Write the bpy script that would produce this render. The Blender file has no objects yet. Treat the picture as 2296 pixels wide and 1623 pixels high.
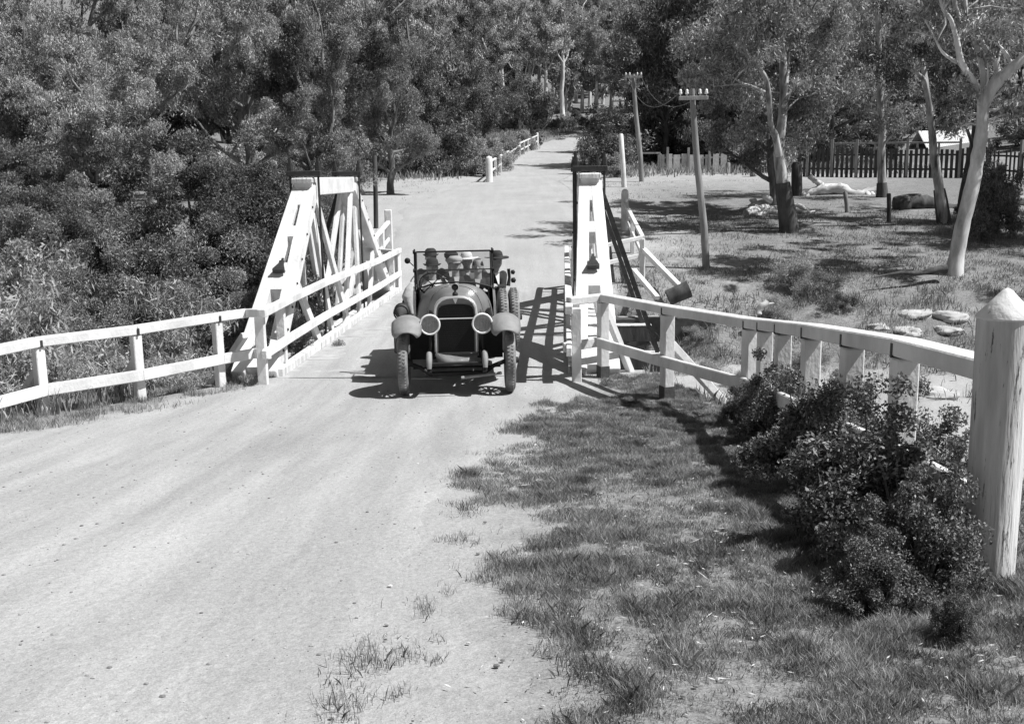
import bpy, bmesh, math, random
import numpy as np
from mathutils import Vector, Matrix
R_ = math.radians
sc = bpy.context.scene
# ---------------------------------------------------------------- camera
PXW, PXH, FPX = 2296., 1623., 2300.
PITCH, ROLL, EYE = R_(10.35), R_(1.0), 3.0
fw = np.array([0, math.cos(PITCH), -math.sin(PITCH)])
r0 = np.array([1., 0, 0]); u0 = np.array([0, math.sin(PITCH), math.cos(PITCH)])
RV = r0*math.cos(ROLL) - u0*math.sin(ROLL); UV = u0*math.cos(ROLL) + r0*math.sin(ROLL)
CP = np.array([0., 0., EYE])
cam = bpy.data.cameras.new('camera'); co = bpy.data.objects.new('camera', cam)
sc.collection.objects.link(co); sc.camera = co
m = Matrix(((RV[0], UV[0], -fw[0], CP[0]), (RV[1], UV[1], -fw[1], CP[1]), (RV[2], UV[2], -fw[2], CP[2]), (0, 0, 0, 1)))
co.matrix_world = m
cam.sensor_width = 36; cam.lens = 36*FPX/PXW; cam.clip_start = .1; cam.clip_end = 3000
# ---------------------------------------------------------------- light (black and white picture: neutral sky and sun)
SUN_EL, SUN_AZ = R_(56), R_(-14)       # azimuth measured from +X towards +Y
sdir = Vector((math.cos(SUN_AZ)*math.cos(SUN_EL), math.sin(SUN_AZ)*math.cos(SUN_EL), math.sin(SUN_EL)))
w = bpy.data.worlds.new('World'); sc.world = w; w.use_nodes = True
nt = w.node_tree; nt.nodes.clear()
sky = nt.nodes.new('ShaderNodeTexSky'); sky.sky_type = 'NISHITA'; sky.sun_disc = False
sky.sun_elevation = SUN_EL; sky.sun_rotation = math.pi/2 - SUN_AZ
bw = nt.nodes.new('ShaderNodeRGBToBW'); bg = nt.nodes.new('ShaderNodeBackground'); wo = nt.nodes.new('ShaderNodeOutputWorld')
nt.links.new(sky.outputs[0], bw.inputs[0]); nt.links.new(bw.outputs[0], bg.inputs[0]); nt.links.new(bg.outputs[0], wo.inputs[0])
bg.inputs[1].default_value = .052
sl = bpy.data.lights.new('sun', 'SUN'); sl.energy = 4.8; sl.angle = R_(.5); sl.color = (1, 1, 1)
so = bpy.data.objects.new('sun', sl); sc.collection.objects.link(so)
so.rotation_euler = sdir.to_track_quat('Z', 'Y').to_euler()
sc.view_settings.view_transform = 'Standard'; sc.view_settings.look = 'None'
sc.view_settings.exposure = .44; sc.view_settings.gamma = 1
sc.render.engine = 'CYCLES'
sc.cycles.max_bounces = 5; sc.cycles.transparent_max_bounces = 8
# ---------------------------------------------------------------- helpers
def ray(x, y): return FPX*fw + (x-PXW/2)*RV - (y-PXH/2)*UV
def P(x, y, Y):
    d = ray(x, y); return CP + d*(Y/d[1])
def PZ(x, y, z):
    d = ray(x, y); return CP + d*((z-EYE)/d[2])
def vnoise(x, y, s, seed=0):
    x = np.asarray(x, float)/s; y = np.asarray(y, float)/s
    xi = np.floor(x); yi = np.floor(y); fx = x-xi; fy = y-yi
    fx = fx*fx*(3-2*fx); fy = fy*fy*(3-2*fy)
    def hsh(a, b):
        v = np.sin(a*127.1 + b*311.7 + seed*74.7)*43758.5453
        return v-np.floor(v)
    return (hsh(xi, yi)*(1-fx)+hsh(xi+1, yi)*fx)*(1-fy) + (hsh(xi, yi+1)*(1-fx)+hsh(xi+1, yi+1)*fx)*fy
def fbm(x, y, s, seed=0, o=4):
    t = 0; a = .5; n = 0
    for k in range(o):
        t = t + a*vnoise(x, y, s/2**k, seed+k); n += a; a *= .55
    return t/n
def sst(a, b, x): t = np.clip((x-a)/(b-a), 0, 1); return t*t*(3-2*t)
FENCE_Y = [-30, 5.1, 6.3, 7.3, 8.4, 9.6, 10.6, 13, 15.2, 40]
FENCE_X = [2.5, 2.35, 2.47, 2.47, 2.5, 2.55, 2.55, 2.05, 1.7, 1.7]
BY = [-40, 0, 5, 8, 10.5, 13, 15, 27, 30, 37, 45, 62, 80, 125, 180, 420, 800]
BZ = [1.6, 1.4, .93, .6, .33, .1, 0, 0, .3, 1.05, 1.75, 2.72, 3.6, 6.7, 16, 72, 150]
def hgt(X, Y):
    X = np.asarray(X, float); Y = np.asarray(Y, float)
    b = np.interp(Y, BY, BZ)
    b = (b + np.interp(Y-1.2, BY, BZ) + np.interp(Y+1.2, BY, BZ))/3
    b = np.where((Y > 12) & (Y < 28), np.interp(Y, BY, BZ), b)
    side = np.maximum(0, np.abs(X-2)-28)
    b = b + side*.12*sst(30, 70, Y)
    dn = np.maximum(np.maximum(Y-15.65, X-np.interp(Y, FENCE_Y, FENCE_X)-.45), (-3*(X+4.25)+2.3*(Y-15.4))/3.78)
    yf = np.interp(X, [-40, -12, -4.5, -4, 2, 3.2, 6, 10, 14, 24, 60], [36, 31, 27.5, 26.4, 26.4, 26.8, 27.5, 28, 27.5, 25, 22])
    df = yf-Y
    inb = sst(2.2, 3.6, X); inl = sst(4.2, 5.2, -X)
    sn = 4*(1-np.maximum(inb, inl)) + .75*inb + .8*inl
    sf = 4*(1-np.maximum(inb, inl)) + np.interp(X, [3, 5, 9, 14], [1.3, .5, .32, .25])*inb + .5*inl
    bed = -1.85 - .9*inl + .25*fbm(X, Y, 3, 5)
    hin = np.maximum(bed, np.maximum(b-sn*dn, b-sf*df))
    h = np.where((dn > 0) & (df > 0), np.minimum(b, hin), b)
    near = sst(0, 1.5, np.minimum(dn, df))
    h = h + near*(fbm(X, Y, 1.7, 9)-.5)*.5 + (fbm(X, Y, .9, 3)-.5)*.03 + (fbm(X, Y, 6, 8)-.5)*.22*sst(28, 40, Y) + (fbm(X, Y, 40, 2)-.5)*10*sst(130, 220, Y)
    return h
def H1(x, y): return float(hgt(x, y))
def G(px, py, lo=3, hi=400):
    d = ray(px, py); d = d/d[1]; Y = np.arange(lo, hi, .02)
    q = CP[None]+d[None]*Y[:, None]; b = q[:, 2] <= hgt(q[:, 0], q[:, 1])
    i = int(np.argmax(b)) if b.any() else len(Y)-1
    return q[i]
def L(v): return (v, v, v, 1)
def mat(name, v, v2=None, scale=4, rough=.85, bump=0, bscale=40, spec=.25, island=0, metal=0, stretch=None, trans=0, orand=0, chips=0):
    m = bpy.data.materials.new(name); m.use_nodes = True; t = m.node_tree; b = t.nodes['Principled BSDF']
    b.inputs['Roughness'].default_value = rough; b.inputs['Specular IOR Level'].default_value = spec; b.inputs['Metallic'].default_value = metal
    tc = t.nodes.new('ShaderNodeTexCoord'); mp = t.nodes.new('ShaderNodeMapping'); t.links.new(tc.outputs['Object'], mp.inputs[0])
    if stretch: mp.inputs['Scale'].default_value = stretch
    n = t.nodes.new('ShaderNodeTexNoise'); n.inputs['Scale'].default_value = scale; n.inputs['Detail'].default_value = 6; n.inputs['Roughness'].default_value = .62
    t.links.new(mp.outputs[0], n.inputs[0])
    r = t.nodes.new('ShaderNodeValToRGB'); r.color_ramp.elements[0].position = .32; r.color_ramp.elements[1].position = .68
    v2 = v if v2 is None else v2
    r.color_ramp.elements[0].color = L(v); r.color_ramp.elements[1].color = L(v2)
    t.links.new(n.outputs[0], r.inputs[0]); out = r.outputs[0]
    if island:
        g = t.nodes.new('ShaderNodeNewGeometry'); mr = t.nodes.new('ShaderNodeMapRange')
        mr.inputs[3].default_value = 1-island; mr.inputs[4].default_value = 1+island
        t.links.new(g.outputs['Random Per Island'], mr.inputs[0])
        mx = t.nodes.new('ShaderNodeVectorMath'); mx.operation = 'SCALE'; t.links.new(out, mx.inputs[0]); t.links.new(mr.outputs[0], mx.inputs[3]); out = mx.outputs[0]
    if chips:
        nc = t.nodes.new('ShaderNodeTexNoise'); nc.inputs['Scale'].default_value = 14; nc.inputs['Detail'].default_value = 8; nc.inputs['Roughness'].default_value = .75; t.links.new(mp.outputs[0], nc.inputs[0])
        rc = t.nodes.new('ShaderNodeValToRGB'); rc.color_ramp.elements[0].position = chips; rc.color_ramp.elements[1].position = chips+.03; t.links.new(nc.outputs[0], rc.inputs[0])
        xm = t.nodes.new('ShaderNodeMixRGB'); t.links.new(rc.outputs[0], xm.inputs[0]); t.links.new(out, xm.inputs[1]); xm.inputs[2].default_value = L(v*.3); out = xm.outputs[0]
    if orand:
        g = t.nodes.new('ShaderNodeObjectInfo'); mr = t.nodes.new('ShaderNodeMapRange'); mr.inputs[3].default_value = 1-orand; mr.inputs[4].default_value = 1+orand
        t.links.new(g.outputs['Random'], mr.inputs[0]); mx = t.nodes.new('ShaderNodeVectorMath'); mx.operation = 'SCALE'; t.links.new(out, mx.inputs[0]); t.links.new(mr.outputs[0], mx.inputs[3]); out = mx.outputs[0]
    t.links.new(out, b.inputs['Base Color'])
    if bump:
        n2 = t.nodes.new('ShaderNodeTexNoise'); n2.inputs['Scale'].default_value = bscale; n2.inputs['Detail'].default_value = 5
        t.links.new(mp.outputs[0], n2.inputs[0]); bp = t.nodes.new('ShaderNodeBump'); bp.inputs['Strength'].default_value = bump; bp.inputs['Distance'].default_value = .02
        t.links.new(n2.outputs[0], bp.inputs['Height']); t.links.new(bp.outputs[0], b.inputs['Normal'])
    if trans:
        tr = t.nodes.new('ShaderNodeBsdfTranslucent'); t.links.new(out, tr.inputs[0]); ms = t.nodes.new('ShaderNodeMixShader'); ms.inputs[0].default_value = trans
        o = t.nodes['Material Output']; t.links.new(b.outputs[0], ms.inputs[1]); t.links.new(tr.outputs[0], ms.inputs[2]); t.links.new(ms.outputs[0], o.inputs[0])
    return m
class MB:
    def __init__(s): s.v = []; s.f = []; s.sm = []
    def add(s, vs, fs, smooth=False):
        n = len(s.v); s.v += [tuple(map(float, q)) for q in vs]; s.f += [tuple(n+i for i in f) for f in fs]; s.sm += [smooth]*len(fs)
    def box(s, c, d, rz=0, M=None):
        c = np.array(c, float); vs = []
        for z in (-.5, .5):
            for x, y in ((-.5, -.5), (.5, -.5), (.5, .5), (-.5, .5)):
                q = np.array([x*d[0], y*d[1], z*d[2]])
                if rz: q = np.array([q[0]*math.cos(rz)-q[1]*math.sin(rz), q[0]*math.sin(rz)+q[1]*math.cos(rz), q[2]])
                vs.append(c+q)
        s.add(vs, [(3, 2, 1, 0), (4, 5, 6, 7), (0, 1, 5, 4), (1, 2, 6, 5), (2, 3, 7, 6), (3, 0, 4, 7)])
    def beam(s, a, b, w, h, side=None, ext=0):
        """box along a->b; w along side, h along the other normal"""
        a = np.array(a, float); b = np.array(b, float); d = b-a; Ln = np.linalg.norm(d); d /= Ln; a = a-d*ext; b = b+d*ext
        sd = np.array([0, 0, 1.]) if side is None else np.array(side, float)
        if side is None:
            sd = np.cross(d, [0, 0, 1.])
            if np.linalg.norm(sd) < 1e-4: sd = np.array([1., 0, 0])
        sd = sd - d*sd.dot(d); sd /= np.linalg.norm(sd); up = np.cross(sd, d)
        vs = []
        for q in (a, b):
            for i, j in ((-.5, -.5), (.5, -.5), (.5, .5), (-.5, .5)): vs.append(q+sd*w*i+up*h*j)
        s.add(vs, [(0, 1, 2, 3), (7, 6, 5, 4), (0, 4, 5, 1), (1, 5, 6, 2), (2, 6, 7, 3), (3, 7, 4, 0)])
    def tube(s, pts, rad, n=8, smooth=True, cap=True):
        pts = [np.array(p, float) for p in pts]
        if not hasattr(rad, '__len__'): rad = [rad]*len(pts)
        vs = []; fs = []; ref = None
        for i, p in enumerate(pts):
            d = pts[min(i+1, len(pts)-1)]-pts[max(i-1, 0)]; d = d/(np.linalg.norm(d)+1e-9)
            if ref is None:
                ref = np.array([1., 0, 0]) if abs(d[0]) < .8 else np.array([0, 1., 0])
            ref = ref-d*ref.dot(d); ref /= np.linalg.norm(ref); bn = np.cross(d, ref)
            for k in range(n):
                a = 2*math.pi*k/n; vs.append(p+rad[i]*(ref*math.cos(a)+bn*math.sin(a)))
        for i in range(len(pts)-1):
            for k in range(n): fs.append((i*n+k, i*n+(k+1) % n, (i+1)*n+(k+1) % n, (i+1)*n+k))
        s.add(vs, fs, smooth)
        if cap: s.add(vs[:n], [tuple(range(n-1, -1, -1))]); s.add(vs[-n:], [tuple(range(n))])
    def lathe(s, prof, n=24, c=(0, 0, 0), ax='z', smooth=True):
        vs = []; fs = []
        for r, h in prof:
            for k in range(n):
                a = 2*math.pi*k/n; x = r*math.cos(a); y = r*math.sin(a)
                q = (x, y, h) if ax == 'z' else ((x, h, y) if ax == 'y' else (h, x, y))
                vs.append(np.array(q)+np.array(c))
        for i in range(len(prof)-1):
            for k in range(n): fs.append((i*n+k, i*n+(k+1) % n, (i+1)*n+(k+1) % n, (i+1)*n+k))
        s.add(vs, fs, smooth)
    def grid(s, rows, smooth=True, close=False):
        n = len(rows[0]); vs = [q for r in rows for q in r]; fs = []
        for i in range(len(rows)-1):
            for k in range(n if close else n-1): fs.append((i*n+k, i*n+(k+1) % n, (i+1)*n+(k+1) % n, (i+1)*n+k))
        s.add(vs, fs, smooth)
    def build(s, name, mt, parent=None, solid=0, bevel=0, remesh=0):
        me = bpy.data.meshes.new(name); me.from_pydata(s.v, [], s.f); me.materials.append(mt)
        me.polygons.foreach_set('use_smooth', s.sm)
        o = bpy.data.objects.new(name, me); sc.collection.objects.link(o)
        if parent: o.parent = parent
        if solid: q = o.modifiers.new('solidify', 'SOLIDIFY'); q.thickness = solid; q.offset = 0
        if bevel: q = o.modifiers.new('bevel', 'BEVEL'); q.width = bevel; q.segments = 1; q.limit_method = 'ANGLE'
        if remesh: q = o.modifiers.new('remesh', 'REMESH'); q.mode = 'VOXEL'; q.voxel_size = remesh; q.use_smooth_shade = True
        return o
def npmesh(name, V, F, mt, parent=None, smooth=False):
    """V (n,3), F (m,k) arrays"""
    me = bpy.data.meshes.new(name); V = np.asarray(V, np.float32); F = np.asarray(F, np.int32); k = F.shape[1]
    me.vertices.add(len(V)); me.vertices.foreach_set('co', V.ravel())
    me.loops.add(F.size); me.loops.foreach_set('vertex_index', F.ravel())
    me.polygons.add(len(F)); me.polygons.foreach_set('loop_start', np.arange(0, F.size, k, dtype=np.int32))
    me.polygons.foreach_set('loop_total', np.full(len(F), k, np.int32))
    me.polygons.foreach_set('use_smooth', np.full(len(F), smooth))
    me.update(calc_edges=True); me.materials.append(mt)
    o = bpy.data.objects.new(name, me); sc.collection.objects.link(o)
    if parent: o.parent = parent
    return o
def tag(o, label, cat, group=None):
    o['label'] = label; o['category'] = cat
    if group: o['group'] = group
    return o
def empty(name, loc, label, cat, group=None, rz=0):
    o = bpy.data.objects.new(name, None); sc.collection.objects.link(o); o.location = tuple(map(float, loc)); o.rotation_euler = (0, 0, rz)
    return tag(o, label, cat, group)
def copytree(o, parent=None):
    c = o.copy(); sc.collection.objects.link(c)
    if parent: c.parent = parent
    for ch in list(o.children): copytree(ch, c)
    return c
# ---------------------------------------------------------------- materials
def ground_mat(name, road=False, sk=(.88, 1.14)):
    m = bpy.data.materials.new(name); m.use_nodes = True; t = m.node_tree; b = t.nodes['Principled BSDF']; N = t.nodes.new; K = t.links.new
    b.inputs['Roughness'].default_value = .95; b.inputs['Specular IOR Level'].default_value = .1
    tc = N('ShaderNodeTexCoord')
    def noise(s, d=5, r=.6, st=None):
        n = N('ShaderNodeTexNoise'); n.inputs['Scale'].default_value = s; n.inputs['Detail'].default_value = d; n.inputs['Roughness'].default_value = r
        if st:
            mp = N('ShaderNodeMapping'); mp.inputs['Scale'].default_value = st[:3]; mp.inputs['Rotation'].default_value = (0, 0, st[3]); K(tc.outputs['Object'], mp.inputs[0]); K(mp.outputs[0], n.inputs[0])
        else: K(tc.outputs['Object'], n.inputs[0])
        return n.outputs[0]
    def ramp(i, a, b_, p0, p1):
        r = N('ShaderNodeValToRGB'); r.color_ramp.elements[0].position = p0; r.color_ramp.elements[1].position = p1
        r.color_ramp.elements[0].color = L(a); r.color_ramp.elements[1].color = L(b_); K(i, r.inputs[0]); return r.outputs[0]
    def mix(f, a, b_, ty='MIX'):
        x = N('ShaderNodeMixRGB'); x.blend_type = ty
        for i, q in enumerate((f, a, b_)):
            if isinstance(q, (int, float)): x.inputs[i].default_value = q if i == 0 else L(q)
            else: K(q, x.inputs[i])
        return x.outputs[0]
    sand = mix(.5, ramp(noise(.45, 5), .31, .42, .3, .7), ramp(noise(30, 5, .75), .24, .50, .3, .7))
    sand = mix(1, sand, ramp(noise(110, 3, .8), .8, 1.18, .35, .65), 'MULTIPLY')
    streak = ramp(noise(1.7, 6, .62, (1.5, .10, 1, .22)), sk[0], sk[1], .38, .66)
    sand = mix(1, sand, streak, 'MULTIPLY')
    speck = ramp(noise(9, 3, .8), 0, 1, .70, .745)
    sand = mix(speck, sand, .2)
    if road: K(sand, b.inputs['Base Color'])
    else:
        at = N('ShaderNodeAttribute'); at.attribute_name = 'veg'
        soil = mix(.65, ramp(noise(2.2, 8, .75), .09, .28, .34, .7), mix(.5, ramp(noise(26, 6, .8), .03, .40, .42, .60), ramp(noise(85, 4, .8), .03, .42, .44, .58)))
        edge = N('ShaderNodeMath'); edge.operation = 'ADD'; K(at.outputs['Fac'], edge.inputs[0])
        nn = N('ShaderNodeMath'); nn.operation = 'MULTIPLY_ADD'; K(noise(2.6, 8, .8), nn.inputs[0]); nn.inputs[1].default_value = 1.6; nn.inputs[2].default_value = -.8
        K(nn.outputs[0], edge.inputs[1]); f = ramp(edge.outputs[0], 0, 1, .15, .85)
        K(mix(f, sand, soil), b.inputs['Base Color'])
    bp = N('ShaderNodeBump'); bp.inputs['Strength'].default_value = .8; bp.inputs['Distance'].default_value = .04
    K(mix(.5, noise(14, 6, .7), noise(2.5, 4, .6)), bp.inputs['Height']); K(bp.outputs[0], b.inputs['Normal'])
    return m
M = dict(
    ground=ground_mat('ground_soil', sk=(.95, 1.05)), road=ground_mat('road_dust', True), road2=ground_mat('packed_sand', True, (.95, 1.05)),
    paint=mat('white_paint', .54, .82, 2.2, .65, .4, 25, .3, stretch=(1, 1, .6), chips=.66),
    paint2=mat('worn_white_paint', .36, .82, 3, .75, .7, 20, .3, stretch=(1.8, 1.8, .2), chips=.585),
    tar=mat('tarred_base', .06, .1, 8, .8, .3),
    iron=mat('dark_iron', .02, .045, 12, .55, .3, 40, .4),
    rawwood=mat('raw_timber', .16, .34, 6, .85, .5, 20, stretch=(1, 1, .15)),
    darkwood=mat('dark_timber', .035, .085, 5, .85, .5, 20, stretch=(1, 1, .2)),
    deck=mat('dusty_planks', .3, .46, 3, .95, .5, 20, .1),
    stone=mat('stone', .22, .42, 3, .9, .6, 8), mortar=mat('mortar', .05, .09, 8, .95),
    rock=mat('pale_rock', .35, .55, 3, .9, .6, 6),
    bark=mat('pale_bark', .28, .85, 2.6, .8, .4, 10, stretch=(1, 1, .35)),
    barks=mat('streaked_bark', .06, .62, 4, .85, .6, 10, stretch=(1, 1, .22)),
    barkd=mat('dark_bark', .045, .12, 5, .9, .6, 12, stretch=(1, 1, .3)),
    barkm=mat('mid_bark', .07, .26, 3, .85, .5, 12, stretch=(1, 1, .3)),
    deadwood=mat('bleached_wood', .32, .78, 4, .8, .5, 12, stretch=(.4, 1, 1)),
    leaf=mat('gum_leaf', .14, .34, .45, .5, spec=.4, island=.6, trans=.25, orand=.55), leaf_hazed=mat('hazed_hill_leaf', .22, .42, .1, .6, spec=.3, island=.5, trans=.25, orand=.5),  # hillside leaf is paler: distance haze put into its colour
    leafd=mat('dark_leaf', .12, .27, .5, .5, spec=.4, island=.6, trans=.2, orand=.45),
    leafl=mat('light_leaf', .28, .5, .8, .5, spec=.4, island=.5, trans=.3),
    leafb=mat('bush_leaf', .08, .24, 3, .5, spec=.35, island=.7, trans=.2),
    grass=mat('grass_blade', .11, .46, 3.2, .6, spec=.3, island=.6, trans=.25),
    carpaint=mat('car_paint', .15, .21, 4, .38, .1, 30, .5), fender=mat('fender_paint', .20, .29, 5, .6, .15, 30, .3),
    nickel=mat('nickel', .75, .85, 6, .32, metal=.7), chassis=mat('black_chassis', .012, .025, 8, .6),
    core=mat('radiator_core', .012, .02, 60, .7), tyre=mat('dusty_tyre', .10, .30, 6, .9, .4, 60), tyred=mat('tyre_wall', .04, .1, 6, .9, .3),
    spokewood=mat('spoke_wood', .08, .14, 6, .6), leather=mat('leather', .03, .05, 8, .5), canvas=mat('canvas', .38, .55, 6, .9, .5, 12), canvasd=mat('dark_canvas', .04, .08, 6, .9, .5, 12),
    skin=mat('skin', .34, .42, 8, .6), clothd=mat('dark_cloth', .02, .04, 8, .9), clothm=mat('grey_cloth', .09, .14, 8, .9), clothw=mat('white_cloth', .65, .78, 8, .85), felt=mat('dark_felt', .025, .045, 8, .9), straw=mat('pale_straw', .6, .75, 10, .8),
    iron_roof=mat('roof_iron', .55, .7, 1.5, .6, stretch=(6, 1, 1)), wall=mat('slab_wall', .14, .24, 3, .9, .4, 12), porc=mat('porcelain', .8, .85, 5, .2, spec=.6), wire=mat('wire', .12, .16, 5, .5),
)
def glass(name, tint=.9, gl=.12, rough=.03):
    m = bpy.data.materials.new(name); m.use_nodes = True; t = m.node_tree; t.nodes.clear(); N = t.nodes.new
    o = N('ShaderNodeOutputMaterial'); a = N('ShaderNodeBsdfTransparent'); a.inputs[0].default_value = L(tint)
    g = N('ShaderNodeBsdfGlossy'); g.inputs['Roughness'].default_value = rough; x = N('ShaderNodeMixShader'); fr = N('ShaderNodeFresnel'); fr.inputs[0].default_value = 1.5
    ad = N('ShaderNodeMath'); ad.operation = 'ADD'; ad.inputs[1].default_value = gl; t.links.new(fr.outputs[0], ad.inputs[0])
    t.links.new(ad.outputs[0], x.inputs[0]); t.links.new(a.outputs[0], x.inputs[1]); t.links.new(g.outputs[0], x.inputs[2]); t.links.new(x.outputs[0], o.inputs[0]); return m
M['glass'] = glass('window_glass', .82, .14, .08); M['lens'] = glass('lamp_lens', .98, .06, .2)
# ---------------------------------------------------------------- ground
def axis(segs):
    o = []
    for a, b, st in segs: o += list(np.arange(a, b, st))
    return np.array(o+[segs[-1][1]])
gx = axis([(-420, -80, 18), (-80, -30, 4), (-30, -12, .8), (-12, 9, .13), (9, 30, .45), (30, 80, 4), (80, 420, 18)])
gy = axis([(-40, -2, 2.5), (-2, 30, .13), (30, 70, .5), (70, 150, 2), (150, 800, 12)])
X, Y = np.meshgrid(gx, gy); Zg = hgt(X, Y)
def ROADN_L(Y): return np.interp(Y, [-40, 8, 10, 11.5, 13.4, 15.3], [-9, -7.5, -6.2, -5.2, -4.35, -3.75])
def ROADN_R(Y): return np.interp(Y, [-40, 0, 4.2, 6, 8, 10.5, 12.5, 14.5, 15.3], [-.85, -.7, -.55, -.45, -.35, -.05, .35, .9, 1.15])
def ROADF_L(Y): return np.interp(Y, [26.5, 30, 45, 62, 80, 90, 110, 125, 132, 136], [-3.3, -4, -4.6, -2.0, -.9, -.2, 2.0, 4.4, 8, 13])
def ROADF_R(Y): return np.interp(Y, [26.5, 30, 45, 62, 80, 90, 110, 125, 132, 136], [1.9, 2.6, 3.4, 4.2, 5.0, 5.5, 7.0, 10, 15, 24])
near = (Y < 15.35); inroad = ((X > ROADN_L(Y)+.3) & (X < ROADN_R(Y)-.45) & near) | ((Y > 26.9) & (Y < 134) & (X > ROADF_L(Y)+.3) & (X < ROADF_R(Y)-.3))
Zt = Zg - np.where(inroad, .03, 0)
V = np.stack([X.ravel(), Y.ravel(), Zt.ravel()], 1); nx = len(gx); ny = len(gy)
ii = np.arange((ny-1)*(nx-1)); r = ii//(nx-1); c = ii % (nx-1); a = r*nx+c
terr = npmesh('ground', V, np.stack([a, a+1, a+nx+1, a+nx], 1), M['ground'], smooth=True); terr['kind'] = 'structure'
def vegf(X, Y):
    rr = sst(-.1, 1.1, X-ROADN_R(Y)); v = np.where(Y < 15.4, .75*rr, 0)
    ll = sst(0, .9, ROADN_L(Y)-X); v = np.where((Y < 15.4) & (X < -2), .15+.75*ll, v)
    z = hgt(X, Y); b = np.interp(Y, BY, BZ); cr = sst(.15, .8, b-z)
    v = np.where((Y > 26) & (Y < 72), .05 + .62*sst(3.5, 8, X)*sst(64, 44, Y) + .15*sst(2.5, 7, X)+.95*sst(6, 10, -X) + .4*sst(16, 24, X), v)
    v = np.maximum(v, .85*cr)
    v = np.where((Y > 15) & (Y < 25.5) & (X > -3.5) & (X < 14) & (b-z > 1.5), .1, v)
    v = np.maximum(v, .95*sst(66, 76, Y)*np.where(Y > 50, 1, 0))
    v = np.maximum(v, np.where((Y > 20) & (Y < 34) & (X > 2.4), .62*sst(34, 31, Y)*sst(2.4, 3.2, X)*(b-z < 1.6), 0))
    return v
at = terr.data.attributes.new('veg', 'FLOAT', 'POINT'); at.data.foreach_set('value', vegf(X, Y).ravel().astype(np.float32))
def strip(name, ys, Lf, Rf, n=60, dz=.01, jag=.22, mt='road'):
    rows = []
    for y in ys:
        l = float(Lf(y))+jag*(fbm(3.3, y, .8, 4)-.5)*2; r_ = float(Rf(y))+jag*(fbm(7.7, y, .7, 6)-.5)*2
        x = np.linspace(l, r_, n); yy = np.full(n, y); tt = np.linspace(0, 1, n); z = hgt(x, yy)+dz-(dz+.012)*np.clip((np.abs(tt-.5)-.47)/.03, 0, 1)
        if y in (ys[0], ys[-1]): z = z-.06
        rows.append(np.stack([x, yy, z], 1))
    V = np.concatenate(rows); ny = len(ys); ii = np.arange((ny-1)*(n-1)); r = ii//(n-1); c = ii % (n-1); a = r*n+c
    o = npmesh(name, V, np.stack([a, a+1, a+n+1, a+n], 1), M[mt], smooth=True); o['kind'] = 'structure'; return o
strip('road', np.arange(-12, 15.4, .13), ROADN_L, ROADN_R, 80)
strip('road', np.concatenate([np.arange(26.75, 62, .5), np.arange(62, 136, 1)]), ROADF_L, ROADF_R, 40, .03, .5, 'road2')
# ---------------------------------------------------------------- bridge
ya = R_(3.0); AX = np.array([math.sin(ya), math.cos(ya), 0]); NX = np.array([math.cos(ya), -math.sin(ya), 0]); BO = np.array([-1.33, 15.5, 0])
def BR(s, o, z): return BO+AX*s+NX*o+np.array([0, 0, z])
br = empty('timber_bridge', (0, 0, 0), 'white painted timber truss bridge over the creek, with dusty plank deck', 'bridge')
mb = MB(); rnd = random.Random(2)
for k in range(52):
    s = -.1+k*.222; mb.beam(BR(s, -2.3, -.06+rnd.uniform(-.004, .004)), BR(s, 2.3, -.06+rnd.uniform(-.004, .004)), .208, .12, side=AX)
mb.build('deck', M['deck'], br)
dirt = []  # dust spread on the planks
ys = np.arange(-.2, 11.6, .1); rows = []
for y in ys:
    o = np.linspace(-2.2, 2.2, 60)+0*y; q = BO[None]+AX[None]*y+NX[None]*o[:, None]; z = -.012+.03*fbm(q[:, 0], q[:, 1], .5, 12)+.010*(1-(o/2.2)**2)-.0015
    rows.append(np.stack([q[:, 0], q[:, 1], z], 1))
V = np.concatenate(rows); n = 60; ii = np.arange((len(ys)-1)*(n-1)); r = ii//(n-1); c = ii % (n-1); a = r*n+c
npmesh('dirt_surface', V, np.stack([a, a+1, a+n+1, a+n], 1), M['road'], br, True)
for sd in (-1, 1):
    mb = MB(); mb.beam(BR(-.1, sd*2.26, .06), BR(11.4, sd*2.26, .06), .14, .13, side=NX); mb.build('kerb', M['paint2'], br, bevel=.01)
    mb = MB(); mb.beam(BR(-.3, sd*2.25, -.42), BR(11.6, sd*2.25, -.42), .32, .36, side=NX); mb.build('girder', M['darkwood'], br)
    mb = MB(); mb.beam(BR(-.2, sd*2.68, -.2), BR(11.3, sd*2.68, -.2), .3, .26, side=NX); mb.build('bottom_chord', M['paint2'], br)
mb = MB(); mb.beam(BR(-.3, 0, -.42), BR(11.6, 0, -.42), .32, .36, side=NX); mb.build('girder', M['darkwood'], br)
for s in (3.6, 7.2):
    mb = MB(); mb.beam(BR(s, -3.9, -.5), BR(s, 4.05, -.5), .3, .34, side=AX); mb.build('cross_girder', M['darkwood'], br, bevel=.01)
    mb = MB(); mb.beam(BR(s, -3.9, -.318), BR(s, 4.05, -.318), .31, .02, side=AX); mb.build('lit_edge_strip', M['paint2'], br)  # pale strip painting the lit top edge onto the dark girder
S0, S1, S2, S3, ZT = -.15, 3.55, 7.35, 10.85, 2.82
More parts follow.
